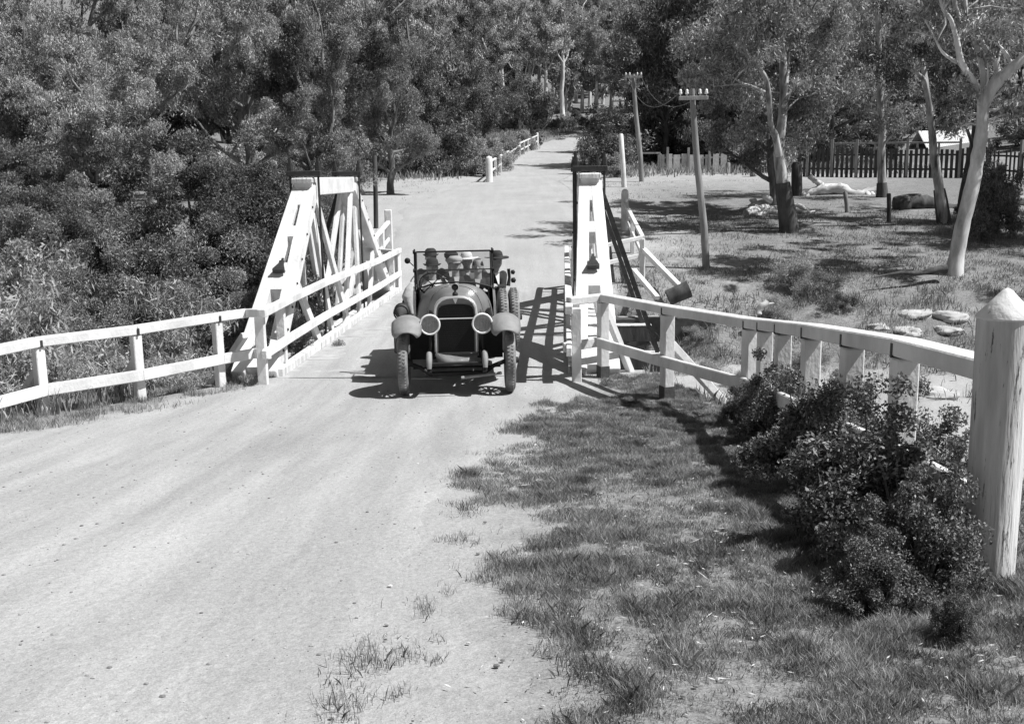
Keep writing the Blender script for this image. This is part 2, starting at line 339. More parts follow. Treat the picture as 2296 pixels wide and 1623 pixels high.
for sd in (-1, 1):
    tr = bpy.data.objects.new('side_truss', None); sc.collection.objects.link(tr); tr.parent = br
    C0 = sd*2.62
    for fl in (-1, 1):
        bo, to = fl*.25, fl*.103
        mb = MB(); mb.beam(BR(S0, C0+bo, 0), BR(S1+.1, C0+to, ZT), .205, .27, side=NX); mb.build('raker', M['paint'], tr, bevel=.012)
        mb = MB(); mb.beam(BR(S3, C0+bo, 0), BR(S2-.1, C0+to, ZT), .205, .27, side=NX); mb.build('raker', M['paint'], tr, bevel=.012)
        # inner braces
        for a, b in (((S1+.25, 2.7), (5.6, .02)), ((S2-.25, 2.7), (5.3, .02)), ((S1-.05, 2.35), (S1+.55, .02)), ((S2+.05, 2.35), (S2-.55, .02)), ((1.75, 1.35), (S1-.5, .02)), ((9.1, 1.35), (S2+.6, .02))):
            ta = a[1]/ZT; mb = MB(); mb.beam(BR(a[0], C0+bo*(1-ta)+to*ta, a[1]), BR(b[0], C0+bo, b[1]), .075, .19, side=NX); mb.build('brace', M['paint'], tr, bevel=.008)
    mb = MB(); mb.beam(BR(S1-.12, C0, ZT+.02), BR(S2+.12, C0, ZT+.02), .34, .33, side=NX); mb.build('top_chord', M['paint'], tr, bevel=.015)
    for s in (S1, S2):
        q = -1 if s == S1 else 1
        mb = MB(); mb.beam(BR(s+q*.16, C0-.2, ZT+.13), BR(s+q*.16, C0+.2, ZT+.13), .1, .1, side=AX); mb.build('end_cap', M['paint2'], tr, bevel=.02)
        mb = MB(); mb.beam(BR(s, C0-.32, ZT+.26), BR(s, C0+.32, ZT+.26), .16, .1, side=AX); mb.build('cap_plate', M['iron'], tr, bevel=.01)
        for e in (-1, 1):
            mb = MB(); mb.tube([BR(s, C0+e*.26, -.6), BR(s, C0+e*.26, ZT+.3)], .022)
            for z0, rr in ((ZT+.31, .055), (ZT+.38, .045), (ZT+.46, .03)): mb.tube([BR(s, C0+e*.26, z0), BR(s, C0+e*.26, z0+.08)], rr, 6, False)
            mb.build('tie_rod', M['iron'], tr)
        mb = MB(); mb.beam(BR(s, C0+sd*.2, ZT-.1), BR(s, C0+sd*1.25, -.3), .07, .09, side=AX); mb.build('stay', M['iron'], tr)
    # packing blocks between the two raker timbers
    for ra, rb, sg in ((S0, S1+.1, 1), (S3, S2-.1, -1)):
        d = BR(rb, 0, ZT)-BR(ra, 0, 0)
        for t0, t1 in ((.675, .735), (.39, .53), (.02, .1), (.86, 1)):
            wd = max(.05, (.50*(1-t0)+.206*t0)-.205+.01)
            mb = MB(); mb.beam(BR(ra, C0, 0)+d*t0, BR(ra, C0, 0)+d*t1, wd, .262, side=NX); mb.build('packing_block', M['paint'], tr)
        if sg > 0:
            mb = MB(); c = BR(ra, C0, 0)+d*.475; u = d/np.linalg.norm(d); nrm = np.cross(NX, u); nrm = nrm if nrm[1] < 0 else -nrm
            for (h0, h1, w0, w1) in ((0, .05, .2, .2), (.05, .2, .19, .1), (.2, .29, .09, .085), (.29, .37, .04, .04)):
                vs = []
                for hh, ww in ((h0, w0), (h1, w1)):
                    for i, j in ((-.5, -.5), (.5, -.5), (.5, .5), (-.5, .5)): vs.append(c+u*(hh-.06)+NX*ww*i+nrm*(.175+.08*(j+.5)*ww/.2))
                mb.add(vs, [(3, 2, 1, 0), (4, 5, 6, 7), (0, 1, 5, 4), (1, 2, 6, 5), (2, 3, 7, 6), (3, 0, 4, 7)])
            mb.build('bell_shape', M['iron'], tr)  # dark bell-shaped piece on the front of the block
    # bolts on inner face
    mb = MB()
    for t in (.12, .22, .33, .45, .58, .72, .88):
        for ra, rb in ((S0, S1), (S3, S2)):
            p = BR(ra+(rb-ra)*t, C0-sd*(.25*(1-t)+.103*t+.1), ZT*t); mb.tube([p, p-NX*sd*.025], .022, 6, False)
    mb.build('bolt', M['iron'], tr)['kind'] = 'stuff'
    # handrails on the deck side of the truss
    for z0, hh in ((1.1, .12), (.5, .13)):
        oo = sd*2.2
        pts = [(-1.0, z0-.0), (.6, z0+.02), (3, z0+.03), (5.6, z0+.0), (8.3, z0-.03), (11.6, z0-.02)]
        mb = MB()
        for (a, za), (b, zb) in zip(pts[:-1], pts[1:]):
            mb.beam(BR(a, oo, za), BR(b, oo, zb), .08 if z0 < 1 else .11, hh, side=NX, ext=.004)
        mb.build('handrail', M['paint'], br, bevel=.01)
    for s in (-.75, .35, 10.9, 11.5):
        mb = MB(); mb.box(BR(s, sd*2.31, .55), (.14, .1, 1.1), -ya); mb.build('rail_post', M['paint'], br, bevel=.01)
# ---------------------------------------------------------------- stone abutments
def stonewall(name, y0, facing, x0, x1, z0, z1, label):
    e = empty(name, (0, 0, 0), label, 'stone wall'); rn = random.Random(5+int(y0)); core = MB(); cm = (x0+x1)/2
    core.box((cm, y0+facing*-.35, (z0+z1)/2), (x1-x0-.1, .5, z1-z0-.04)); core.build('core', M['mortar'], e)
    mb = MB(); z = z0
    while z < z1-.05:
        h = min(rn.uniform(.28, .42), z1-z); x = x0+rn.uniform(-.2, 0)
        while x < x1:
            wd = rn.uniform(.35, .75); b = MB(); b.box((0, 0, 0), (wd-.03, .3, h-.03))
            c = np.array((x+wd/2, y0-facing*(.05+rn.uniform(0, .04)), z+h/2)); vs = [np.array(v)*[1, 1, 1]+c+np.array([rn.uniform(-.03, .03) for _ in range(3)]) for v in b.v]
            mb.add(vs, b.f); x += wd
        z += h
    mb.build('stone_facing', M['stone'], e, bevel=.03)
    return e
stonewall('stone_abutment', 26.2, -1*-1, -4.6, 5.2, -2.2, -.62, 'rough stone abutment wall under the far end of the bridge')
stonewall('stone_abutment', 15.75, -1, -4.4, 2.0, -2.2, -.62, 'stone abutment wall under the near end of the bridge')
# ---------------------------------------------------------------- approach fences
def fence(label, posts, rails, pw=.15, braces=(), tarbase=0, mt='paint', name='post_and_rail_fence', tw=.16, cat='fence', rw=.06, rh=.14, straps=True):
    """posts: (top point, ground z); rails: list of (list of points, w, h)"""
    e = empty(name, (posts[0][0][0], posts[0][0][1], posts[0][1]), label, cat); off = np.array(e.location)
    for k, (tp, gz) in enumerate(posts):
        tp = np.array(tp)-off; gz = gz-off[2]; q = np.array(posts[min(k+1, len(posts)-1)][0])-np.array(posts[max(k-1, 0)][0]); rz = math.atan2(q[1], q[0])
        mb = MB(); mb.box((tp[0], tp[1], (tp[2]+gz-.25)/2), (pw, pw*.85, tp[2]-gz+.25), rz); po = mb.build('post', M[mt], e, bevel=.01)
        if tarbase: mb = MB(); mb.box((tp[0], tp[1], gz+tarbase/2-.1), (pw+.008, pw*.85+.008, tarbase+.2), rz); mb.build('tarred_foot', M['tar'], po)
        if straps:
            mb = MB(); mb.box((tp[0], tp[1], tp[2]+.05), (.03, tw+.02, .09), rz); mb.build('strap', M['iron'], po)
    for pts, w_, h_, dz in rails:
        mb = MB()
        for a, b in zip(pts[:-1], pts[1:]):
            a = np.array(a)-off+[0, 0, dz]; b = np.array(b)-off+[0, 0, dz]; mb.beam(a, b, w_, h_, ext=.003)
        mb.build('rail', M[mt], e, bevel=.01)
    for a, b, w_ in braces:
        mb = MB(); mb.beam(np.array(a)-off, np.array(b)-off, w_, .1); mb.build('raking_strut', M[mt], e, bevel=.008)
    return e
# left approach fence
lt = [(-200, 800, 11.0), (84, 775, 12.7), (302, 735, 13.6), (484, 697, 14.75), (556, 690, 15.2)]
lp = [P(*q) for q in lt]; lp = [np.array([q[0], q[1], 1.04]) if i else np.array([q[0], q[1], 1.04]) for i, q in enumerate(lp)]
lg = [min(0., H1(q[0], q[1])) for q in lp]
lb = [PZ(x, y, .42) for x, y in ((0, 905), (88, 886), (312, 843), (487, 803), (562, 792))]
low = [np.array([a[0]+.08, a[1]-.08, .44]) for a in lp]
end = BR(-.95, -2.2, 1.1)
fence('white post and rail fence from the left frame edge to the bridge', [(q-np.array([0, 0, .07]), g) for q, g in zip(lp[:-1], lg)],
      [(lp+[end], .15, .12, 0), (low+[BR(-.95, -2.14, .5)], .06, .15, 0)], .13,
      [(lp[1]+[-.05, .1, -.35], lp[1]+[-.95, .75, -1.3], .1), (lp[2]+[-.05, .1, -.4], lp[2]+[-.8, .8, -1.4], .1), (lp[4]+[-.1, .1, -.35], lp[4]+[-.9, .8, -1.3], .1)])
# right approach fence
rt = [(1352, 667, 15.0), (1497, 694, 13.0), (1683, 724, 11.0), (1716, 728, 10.5), (1757, 733, 9.6), (1820, 741, 8.4), (1912, 757, 7.3), (2030, 778, 6.3), (2235, 832, 5.15)]
rp = [P(*q) for q in rt]; rgd = [H1(q[0]-.2, q[1])-.02 for q in rp]
rlow = [q+np.array([-.09, -.02, -.66]) for q in rp]
st = BR(-.6, 2.2, 1.18)
fence('white post and rail fence climbing the right verge behind the bush', [(q-np.array([0, 0, .07]), g) for q, g in zip(rp[:-1], rgd)],
      [([st]+rp, .17, .11, 0), ([BR(-.6, 2.12, .5)]+rlow, .06, .14, 0)], .16,
      [(rp[1]+[.05, .1, -.45], rp[1]+[.85, .5, -1.35], .12), (rp[4]+[.05, .1, -.45], rp[4]+[.7, .3, -1.2], .12), (rp[0]+[.05, .1, -.2], rp[0]+[.5, .5, -1.3], .1)], tarbase=.2)
# strainer post
bp = G(2214, 1300); bp = np.array([bp[0], bp[1], bp[2]]); tpz = P(2232, 646, bp[1])[2]; rr = .5*120/2300*(bp[1]+.1)
e = empty('gatepost', bp, 'thick round white post with a pointed cap and worn paint, nearest on the right', 'post')
mb = MB(); hh = tpz-bp[2]; cap = rr*1.12; mb.lathe([(rr*.93, -.3), (rr*.94, .25), (rr*.97, .8), (rr, hh-cap*1.0)], 40); mb.build('shaft', M['paint2'], e)
mb = MB(); mb.lathe([(rr*.98, hh-cap*1.0-.002), (rr*1.05, hh-cap*.98), (rr*1.05, hh-cap*.93), (rr*.5, hh-cap*.40), (rr*.2, hh-cap*.10), (rr*.08, hh-.003), (0, hh)], 40); mb.build('pointed_cap', M['paint'], e)
# wing fences beyond the bridge
def simple_fence(label, pts, tops, h=1.0, pw=.14, nr=2, mt='paint', roundp=None, lowfrac=.5, mid=1, name='post_and_rail_fence', side=(0, 0)):
    P3 = [np.array(q, float) for q in pts]; posts = []
    for a, b in zip(P3[:-1], P3[1:]):
        for k in range(mid): posts.append(a+(b-a)*k/mid)
    posts.append(P3[-1])
    return fence(label, [(np.array([q[0], q[1], q[2]+h-.04]), q[2]) for q in posts],
        [([q+np.array([0, 0, h]) for q in P3], .12, .1, 0)]+([([q+np.array([side[0], side[1], h*lowfrac]) for q in P3], .06, .12, 0)] if nr > 1 else []), pw, mt=mt, name=name, straps=False)
a0 = BR(11.5, 2.25, 0); a1 = P(1440, 612, 27.6); a2 = P(1401, 500, 36.5)
simple_fence('white wing fence beyond the bridge on the right, bending back uphill', [a0, (a1[0], a1[1], a1[2]), (a2[0], a2[1], H1(a2[0], a2[1]))], None, .95, .15, mid=2)
e = empty('post', (a2[0], a2[1], H1(a2[0], a2[1])), 'round topped white post at the far end of the right wing fence', 'post')
mb = MB(); mb.lathe([(.13, -.2), (.13, 1.28), (.11, 1.38), (.05, 1.43), (0, 1.44)], 20); mb.build('shaft', M['paint'], e)
s1 = P(1440, 570, 27.6)
for (x, y, l) in ((1528, 648, 'long'), (1476, 672, 'short')):
    pass
mb = MB(); b_ = P(1532, 652, 26.2); mb.beam(P(1442, 560, 27.6), b_, .14, .12); o = mb.build('raking_strut', M['paint'], None); tag(o, 'long white strut slanting down right to the dark log end', 'strut')
mb = MB(); mb.beam(P(1421, 606, 27.2), P(1474, 668, 25.4), .12, .1); o = mb.build('raking_strut', M['paint'], None); tag(o, 'short white strut slanting down to the stone abutment corner', 'strut')
mb = MB(); mb.tube([P(1498, 668, 25.6), P(1545, 648, 25.6)], [.2, .22], 16, True); o = mb.build('log_end', M['barkd'], None); tag(o, 'dark sawn log lying on the bank beside the bridge', 'log')
# left wing
b0 = BR(11.5, -2.25, 0); b1 = P(876, 585, 30); 
c1 = P(821, 610, 27.8); c2 = G(874, 573, 28)
simple_fence('white wing fence beyond the bridge on the left, running outward from its end', [b0, (c1[0], c1[1], .02), (c2[0], c2[1], c2[2])], None, 1.05, .15, mid=3)
e = empty('post', c2, 'white post with a taller top at the far end of the left wing fence', 'post'); mb = MB(); mb.box((.0, 0, .6), (.22, .2, 1.65)); mb.build('shaft', M['paint'], e, bevel=.02)
# far roadside fences
f0 = G(1097, 393); f1 = G(1140, 366); f2 = G(1168, 345); f3 = G(1205, 327)
def onb(q, dy=0): return (q[0], q[1], H1(q[0], q[1]))
f0 = P(1097, 393, 60); f1 = P(1141, 362, 80); f2 = P(1166, 347, 92); f3 = P(1205, 328, 114)
simple_fence('short white fence section with a round post, nearest beside the far road', [onb(f0), onb(f1)], None, 1.15, .18, mid=4)
simple_fence('sagging white fence section in the middle beside the far road', [onb(f1), onb((f1[0]*.6+f2[0]*.4, f1[1]*.6+f2[1]*.4)), onb(f2)], None, 1.0, .16, mid=2, mt='paint2')
simple_fence('farthest white fence section beside the road bend', [onb(f2), onb(f3)], None, 1.2, .2, mid=5)
e = empty('post', onb(f0), 'round white post at the near end of the far roadside fence', 'post'); mb = MB(); mb.lathe([(.2, -.2), (.2, 1.35), (.16, 1.44), (0, 1.5)], 18); mb.build('shaft', M['paint'], e)
e = empty('post', onb(f3), 'small round white post at the far end of the roadside fence', 'post'); mb = MB(); mb.lathe([(.13, -.2), (.13, 1.4), (.1, 1.48), (0, 1.5)], 18); mb.build('shaft', M['paint'], e)
# ---------------------------------------------------------------- poles
def tele(label, bx, by, tx, ty, Y, rad, arm_w, nins, arm_at=.93, mt='rawwood'):
    b = P(bx, by, Y); t = P(tx, ty, Y); g = H1(b[0], b[1]); b = np.array([b[0], b[1], min(b[2], g)])
    e = empty('telegraph_pole', b, label, 'telegraph pole'); t = t-b
    mb = MB(); mb.tube([(0, 0, -.3), t*.33+[.03, 0, 0], t*.66-[.02, 0, 0], t], [rad, rad*.92, rad*.8, rad*.68], 14); mb.build('pole', M[mt], e)
    c = t*arm_at; mb = MB(); mb.beam(c+[-arm_w/2, -rad-.03, 0], c+[arm_w/2, -rad-.03, .0], .09, .11, side=(0, 1, 0)); ar = mb.build('crossarm', M[mt], e, bevel=.01)
    for k in range(nins):
        x = arm_w*(.44)*(-1 + 2*k/(nins-1)); 
        if abs(x) < rad: continue
        q = c+[x, -rad-.03, .05]; mb = MB(); mb.lathe([(.012, 0), (.012, .05), (.045, .05), (.05, .09), (.035, .13), (.04, .16), (.02, .19), (0, .195)], 12, q); mb.build('insulator', M['porc'], ar)
    return b, c
pA, cA = tele('leaning timber telegraph pole nearest the bridge, four insulators on its crossarm', 1588, 655, 1551, 200, 29.5, .115, .82, 5, .955)
pB, cB = tele('leaning telegraph pole in the middle distance, left of the tallest near one', 1441, 429, 1419, 167, 58, .15, .95, 5, .975)
pC, cC = tele('farthest telegraph pole, mostly hidden by dark trees', 1407, 398, 1390, 222, 86, .16, 1.5, 6, .97)
for (p, c, q, d) in ((pA, cA, pB, cB), (pB, cB, pC, cC)):
    for x in (-.35, .35):
        a = p+c+[x, -.1, .2]; b = q+d+[x, -.1, .2]; pts = []
        for k in range(17): t = k/16; v = a+(b-a)*t; v[2] -= 1.0*4*t*(1-t); pts.append(v)
        mb = MB(); mb.tube(pts, .011, 5); o = mb.build('telegraph_wire', M['wire']); tag(o, ('left' if x < 0 else 'right')+' telegraph wire sagging between the '+('two nearer poles' if p is pA else 'two farther poles'), 'wire')
def postobj(label, x, yb, yt, Y, w_, mt='paint', name='post', lean=0, top='flat'):
    b = P(x, yb, Y); t = P(x-lean, yt, Y); g = H1(b[0], b[1]); e = empty(name, (b[0], b[1], min(g, b[2])), label, 'post'); t = t-np.array(e.location)
    mb = MB(); mb.tube([(0, 0, -.2), t*.5+[.01, 0, 0], t, t+[0, 0, w_*.25]], [w_/2*1.05, w_/2, w_/2*.95, w_/2*.6], 12); mb.build('shaft', M[mt], e); return e
postobj('tall bare white post behind the right wing fence', 1401, 440, 303, 54, .26, 'paint', lean=9)
postobj('short white post between the tall white post and the telegraph pole', 1410, 402, 358, 72, .24)
postobj('slim dark round pole behind the left wing fence', 843, 520, 352, 38, .17, 'darkwood', lean=3)
postobj('stout grey post left of the two beside the paling fence', 1632, 412, 367, 64, .3, 'rawwood')
postobj('stout pale post right of the two beside the paling fence', 1688, 419, 369, 60, .36, 'rawwood')
postobj('weathered leaning stake in front of the white fallen log', 1901, 486, 432, 40, .17, 'rawwood', lean=6)
postobj('short dark stake right of the slim pale gum tree', 1993, 503, 436, 37, .16, 'darkwood')
postobj('charred thick post beside the big near gum trunk', 1786, 458, 370, 47, .5, 'darkwood')
# pale paling fence
def paling(label, x0, x1, Y0, Y1, h, pw, gap, mt, name='paling_fence', top=.1, rails=True, seed=1, skip=0, caps=0):
    rn = random.Random(seed); a = P(x0, 405, Y0); b = P(x1, 405, Y1); n = int(np.hypot(b[0]-a[0], b[1]-a[1])/(pw+gap)); e = empty(name, (a[0], a[1], H1(a[0], a[1])), label, 'fence'); off = np.array(e.location)
    rz = math.atan2(b[1]-a[1], b[0]-a[0]); mb = MB()
    for k in range(n+1):
        q = a+(b-a)*k/n; z = H1(q[0], q[1]); hh = h+rn.uniform(-top, top)
        if rn.random() < skip: hh *= rn.choice([.5, .7, .01])
        mb.box(np.array([q[0], q[1], z+hh/2])-off, (pw*rn.uniform(.85, 1.05), .04, hh), rz+rn.uniform(-.05, .05))
    mb.build('palings', M[mt], e)
    for fz in (.3, .8):
        mb = MB(); pts = [a+(b-a)*k/12 for k in range(13)]; pts = [np.array([q[0], q[1]+.05, H1(q[0], q[1])+h*fz])-off for q in pts]
        for u, v in zip(pts[:-1], pts[1:]): mb.beam(u, v, .05, .1)
        mb.build('rail', M[mt], e)
    for k in range(caps):
        q = a+(b-a)*(k+.3)/caps; z = H1(q[0], q[1]); mb = MB(); mb.box(np.array([q[0], q[1]-.08, z+h*.68])-off, (.14, .12, h*1.36), rz); mb.build('post', M['rawwood'], e)
    return e
paling('pale paling fence with broad boards behind the telegraph poles', 1482, 1622, 66, 66, 1.15, .42, .02, 'canvas', top=.06, caps=3)
paling('long dark picket fence behind the fallen logs', 1792, 2190, 60, 56, 1.55, .17, .085, 'darkwood', top=.08, seed=3, skip=.03, caps=7)
paling('rough dark picket fence at the right edge of the picture', 2192, 2420, 56, 50, 1.5, .1, .16, 'darkwood', top=.15, seed=4, skip=.1, caps=3)
simple_fence('low timber rail at the gate left of the pale paling fence', [onb(P(1436, 400, 66)), onb(P(1480, 400, 66))], None, 1.2, .14, 1, 'rawwood', mid=1)
simple_fence('pale top rail running along behind the dark picket fence', [onb(P(1868, 405, 63)), onb(P(2150, 405, 60))], None, 1.75, .12, 1, 'rawwood', mid=6)
# shed
sp = P(2090, 352, 84); zr = P(2090, 352, 84)[2]; zt = P(2090, 303, 84)[2]; e = empty('shed', (sp[0], 84, H1(sp[0], 86)), 'small shed with a pale iron roof behind the dark picket fence', 'shed'); off = np.array(e.location)
x0 = P(2088, 350, 84)[0]; x1 = P(2184, 350, 84)[0]+1.5; g = off[2]
mb = MB(); mb.box(np.array([(x0+x1)/2, 87, (g+zr)/2])-off+[0, 0, 0], (x1-x0-.5, 5.2, zr-g)); mb.build('wall', M['wall'], e)
mb = MB(); n = 60
for k in range(n):
    u = x0+(x1-x0)*k/n; v = x0+(x1-x0)*(k+1)/n; dz = .03*(k % 2)
    mb.add([np.array([u, 84, zr+dz])-off, np.array([v, 84, zr+.03-dz])-off, np.array([v, 87, zt+.45-dz])-off, np.array([u, 87, zt+.42+dz])-off, np.array([u, 90.2, zr+dz])-off, np.array([v, 90.2, zr+.03-dz])-off], [(0, 1, 2, 3), (3, 2, 5, 4)])
mb.build('roof', M['iron_roof'], e, solid=.03)
mb = MB(); mb.box(np.array([(x0+x1)/2-1.2, 84.38, (g+zr)/2-.2])-off, (.9, .06, zr-g-.5)); mb.build('door', M['darkwood'], e)
mb = MB(); mb.box(np.array([(x0+x1)/2+1.2, 84.38, (g+zr)/2+.2])-off, (.8, .06, .7)); mb.build('window', M['darkwood'], e)
# ---------------------------------------------------------------- fallen wood, rocks
def log(label, px, rad, mt='deadwood', branches=(), name='fallen_log', cat='log', n=12):
    pts = [P(*q) for q in px]; mb = MB(); rg_ = np.random.default_rng(len(label)); q = []; rr_ = []
    for k in range(len(pts)-1):
        for t in (0, .34, .67): q.append(pts[k]*(1-t)+pts[k+1]*t+rg_.normal(size=3)*rad[k]*.13); rr_.append((rad[k]*(1-t)+rad[k+1]*t)*(1+rg_.normal()*.09))
    q.append(pts[-1]); rr_.append(rad[-1]); mb.tube(q, rr_, n)
    for bp_, br_ in branches: mb.tube([P(*q) for q in bp_], br_, 8)
    o = mb.build(name, M[mt]); return tag(o, label, cat)
log('long bleached white log with a raised broken limb, before the dark fence', [(1788, 438, 47), (1810, 436, 47), (1840, 425, 47), (1880, 424, 47), (1920, 437, 46.5), (1942, 432, 46.5), (1966, 423, 46.5)], [.12, .2, .23, .26, .2, .18, .12],
    branches=[([(1850, 426, 47), (1838, 412, 47), (1826, 404, 47), (1815, 395, 47)], [.2, .14, .11, .13]), ([(1828, 404, 47), (1822, 408, 47)], [.14, .09]), ([(1942, 432, 46.5), (1952, 446, 46), (1946, 456, 45.5)], [.15, .1, .04]), ([(1950, 430, 46.5), (1968, 448, 46), (1962, 462, 45.6)], [.12, .07, .03]), ([(1880, 424, 47), (1886, 412, 46.8)], [.12, .05]), ([(1812, 434, 47), (1806, 452, 46.6)], [.13, .06])])
for i, (px, lb) in enumerate([([(1690, 486, 39.5), (1722, 474, 40), (1756, 478, 40.3)], 'lowest pale stick along the front of the woodpile'), ([(1700, 462, 41.4), (1690, 452, 41.2), (1682, 449, 41)], 'forked pale stick at the left tip of the woodpile'), ([(1745, 458, 41.5), (1790, 462, 41), (1812, 472, 40.6)], 'pale limb reaching right from the woodpile behind the gum'),
        ([(1960, 470, 42.5), (1972, 486, 41.5), (1990, 478, 41)], 'tangled pale root at the foot of the slim gum'), ([(1925, 462, 44), (1948, 470, 43), (1962, 490, 42)], 'tangled pale branch between the stake and the slim gum')]):
    log(lb, px, [.1, .11, .05], name='dead_branch', cat='branch')
log('dark shaded fallen log to the right of the slim gum', [(2006, 462, 41), (2040, 452, 41), (2080, 455, 41), (2108, 462, 41), (2150, 470, 41)], [.32, .36, .34, .28, .2], 'barkd')
log('bleached log lying at the right edge behind the big gum', [(2205, 446, 43.5), (2240, 450, 43), (2290, 456, 42), (2330, 452, 41)], [.24, .3, .26, .16], branches=[([(2235, 448, 43), (2225, 436, 43), (2228, 428, 43)], [.12, .08, .04])])
for i, (px, lb) in enumerate([([(1672, 480, 40), (1700, 468, 40.3), (1748, 466, 41)], 'thickest bleached log of the woodpile, at its left'), ([(1684, 466, 41), (1720, 456, 41.5), (1752, 462, 42)], 'upper bleached log of the woodpile beside the gum trunk'), ([(1735, 452, 41), (1718, 444, 41), (1708, 441, 41)], 'short broken limb sticking up from the woodpile'),
        ([(1782, 470, 40), (1800, 478, 40), (1828, 474, 40)], 'thin curved pale branch right of the near gum trunk')]):
    log(lb, px, [.2-.035*i, .22-.04*i, .15-.035*i])
log('twisted bleached branch on the bank at the foot of the telegraph pole', [(1582, 640, 28.5), (1605, 641, 28.3), (1632, 652, 28), (1665, 647, 28), (1700, 647, 28)], [.05, .06, .06, .05, .03], branches=[([(1695, 647, 28), (1708, 636, 28), (1726, 630, 28)], [.05, .035, .015])], name='dead_branch', cat='branch')
log('broken pale stump with splintered top on the creek bank', [(1700, 704, 25.3), (1708, 685, 25.3), (1722, 676, 25.3)], [.07, .09, .05], branches=[([(1710, 684, 25.3), (1735, 680, 25.3)], [.06, .02]), ([(1708, 686, 25.3), (1716, 670, 25.3)], [.05, .02])], name='tree_stump', cat='stump')
log('splintered pale stump among dark shrubs beyond the right truss', [(1329, 382, 70), (1327, 350, 70), (1322, 330, 70)], [.3, .26, .12], 'bark', branches=[([(1325, 352, 70), (1316, 336, 70)], [.2, .05]), ([(1327, 350, 70), (1340, 328, 70)], [.2, .05])], name='tree_stump', cat='stump')
log('low fallen log at the left edge of the sandy clearing', [(800, 406, 62), (850, 404, 63), (905, 405, 64)], [.12, .16, .1], 'barkm')
log('crooked grey fallen branch near the foot of the forest', [(905, 405, 66), (935, 392, 67), (990, 396, 68)], [.1, .12, .05], 'barkm', name='dead_branch', cat='branch')
log('root like dark branch lying left of the big leaning gum', [(2118, 603, 27.5), (2070, 612, 27.3), (2020, 612, 27.2), (1960, 622, 27)], [.12, .07, .05, .02], 'barkd', name='dead_branch', cat='branch')  # dark tapering tube along the ground
rn = random.Random(11)
rocks = [(1974, 724, 50, 24, 'roundest pale boulder, leftmost on the creek bank'), (2035, 735, 60, 28, 'broad flat pale rock right of the leftmost boulder'), (2060, 700, 70, 22, 'pale slab of rock behind the broad flat one'), (2135, 700, 64, 24, 'pale rock slab just left of the capped post'),
         (2130, 732, 55, 26, 'pale rock under the right slab, near the capped post'), (1985, 762, 50, 20, 'low pale rock below the leftmost boulder'), (2050, 768, 50, 18, 'low rock nearest the rail below the flat rock'), (2240, 705, 60, 22, 'pale rock hidden behind the capped post'), (2110, 880, 80, 26, 'large sunken pale rock seen under the white rail'), (2090, 815, 40, 16, 'small pale rock between rail and flat rock')]
for k, (x, y, wx, hy, lb) in enumerate(rocks):
    g = G(x, y+hy*.4); d = g[1]; rx = wx/2300*d*.5; bm = bmesh.new(); bmesh.ops.create_icosphere(bm, subdivisions=4, radius=1)
    for v in bm.verts:
        c = v.co; nn = .55+.95*fbm(c.x*1.0+k*7+c.z, c.y*1.0+c.z*.7, .9, k, 4); qz = round(c.z*2.5)/2.5*.5+c.z*.5; v.co = Vector((c.x*rx*1.2*nn, c.y*rx*nn, qz*rx*.42*nn))
    me = bpy.data.meshes.new('boulder'); bm.to_mesh(me); bm.free(); me.materials.append(M['rock']); [setattr(p, 'use_smooth', True) for p in me.polygons]
    o = bpy.data.objects.new('boulder', me); sc.collection.objects.link(o); o.location = (g[0], g[1]+.1, g[2]-rx*.03); o.rotation_euler = (0, 0, rn.uniform(0, 3)); tag(o, lb, 'rock')
# ---------------------------------------------------------------- touring car (local: x to the viewer's right, y away from the camera)
CYAW = R_(3.5); CARP = np.array([-.75, 13.77, .015+H1(-.75, 13.77)])
car = empty('touring_car', CARP, 'open vintage touring car full of people driving off the bridge', 'car', rz=CYAW)
def sect(w_, zt, zb, n=14, sq=2.6, y=0):
    """arched cross-section from left bottom over the top to right bottom"""
    o = []
    for k in range(n*2+1):
        a = math.pi*(1-k/(2*n)); cx = math.cos(a); sx = math.sin(a)
        o.append((w_*math.copysign(abs(cx)**(2/sq), cx), y, zb+(zt-zb)*abs(sx)**(2/sq)))
    return o
mb = MB()
mb.grid([sect(.285, 1.31, .55, y=.10, sq=3.2), sect(.30, 1.325, .55, y=.4, sq=3.1), sect(.365, 1.335, .55, y=.8, sq=2.9), sect(.43, 1.34, .55, y=1.12, sq=2.9)])
mb.build('hood', M['carpaint'], car)
mb = MB()
mb.grid([sect(.435, 1.345, .55, y=1.125, sq=2.9), sect(.49, 1.35, .55, y=1.28, sq=3), sect(.55, 1.345, .5, y=1.45, sq=3.2), sect(.585, 1.31, .5, y=1.62, sq=3.4)])
mb.build('cowl', M['carpaint'], car)
for q in (-1, 1):   # hood louvres and hinge
    mb = MB()
    for k in range(12): mb.beam((q*(.318+.0045*k), .35+k*.055, .75), (q*(.318+.0045*k), .35+k*.055, 1.02), .02, .02)
    o = mb.build('louvre_panel', M['carpaint'], car)
mb = MB(); mb.tube([(0, .1, 1.318), (0, .8, 1.342), (0, 1.12, 1.346)], .008, 6); mb.build('hood_hinge', M['nickel'], car)
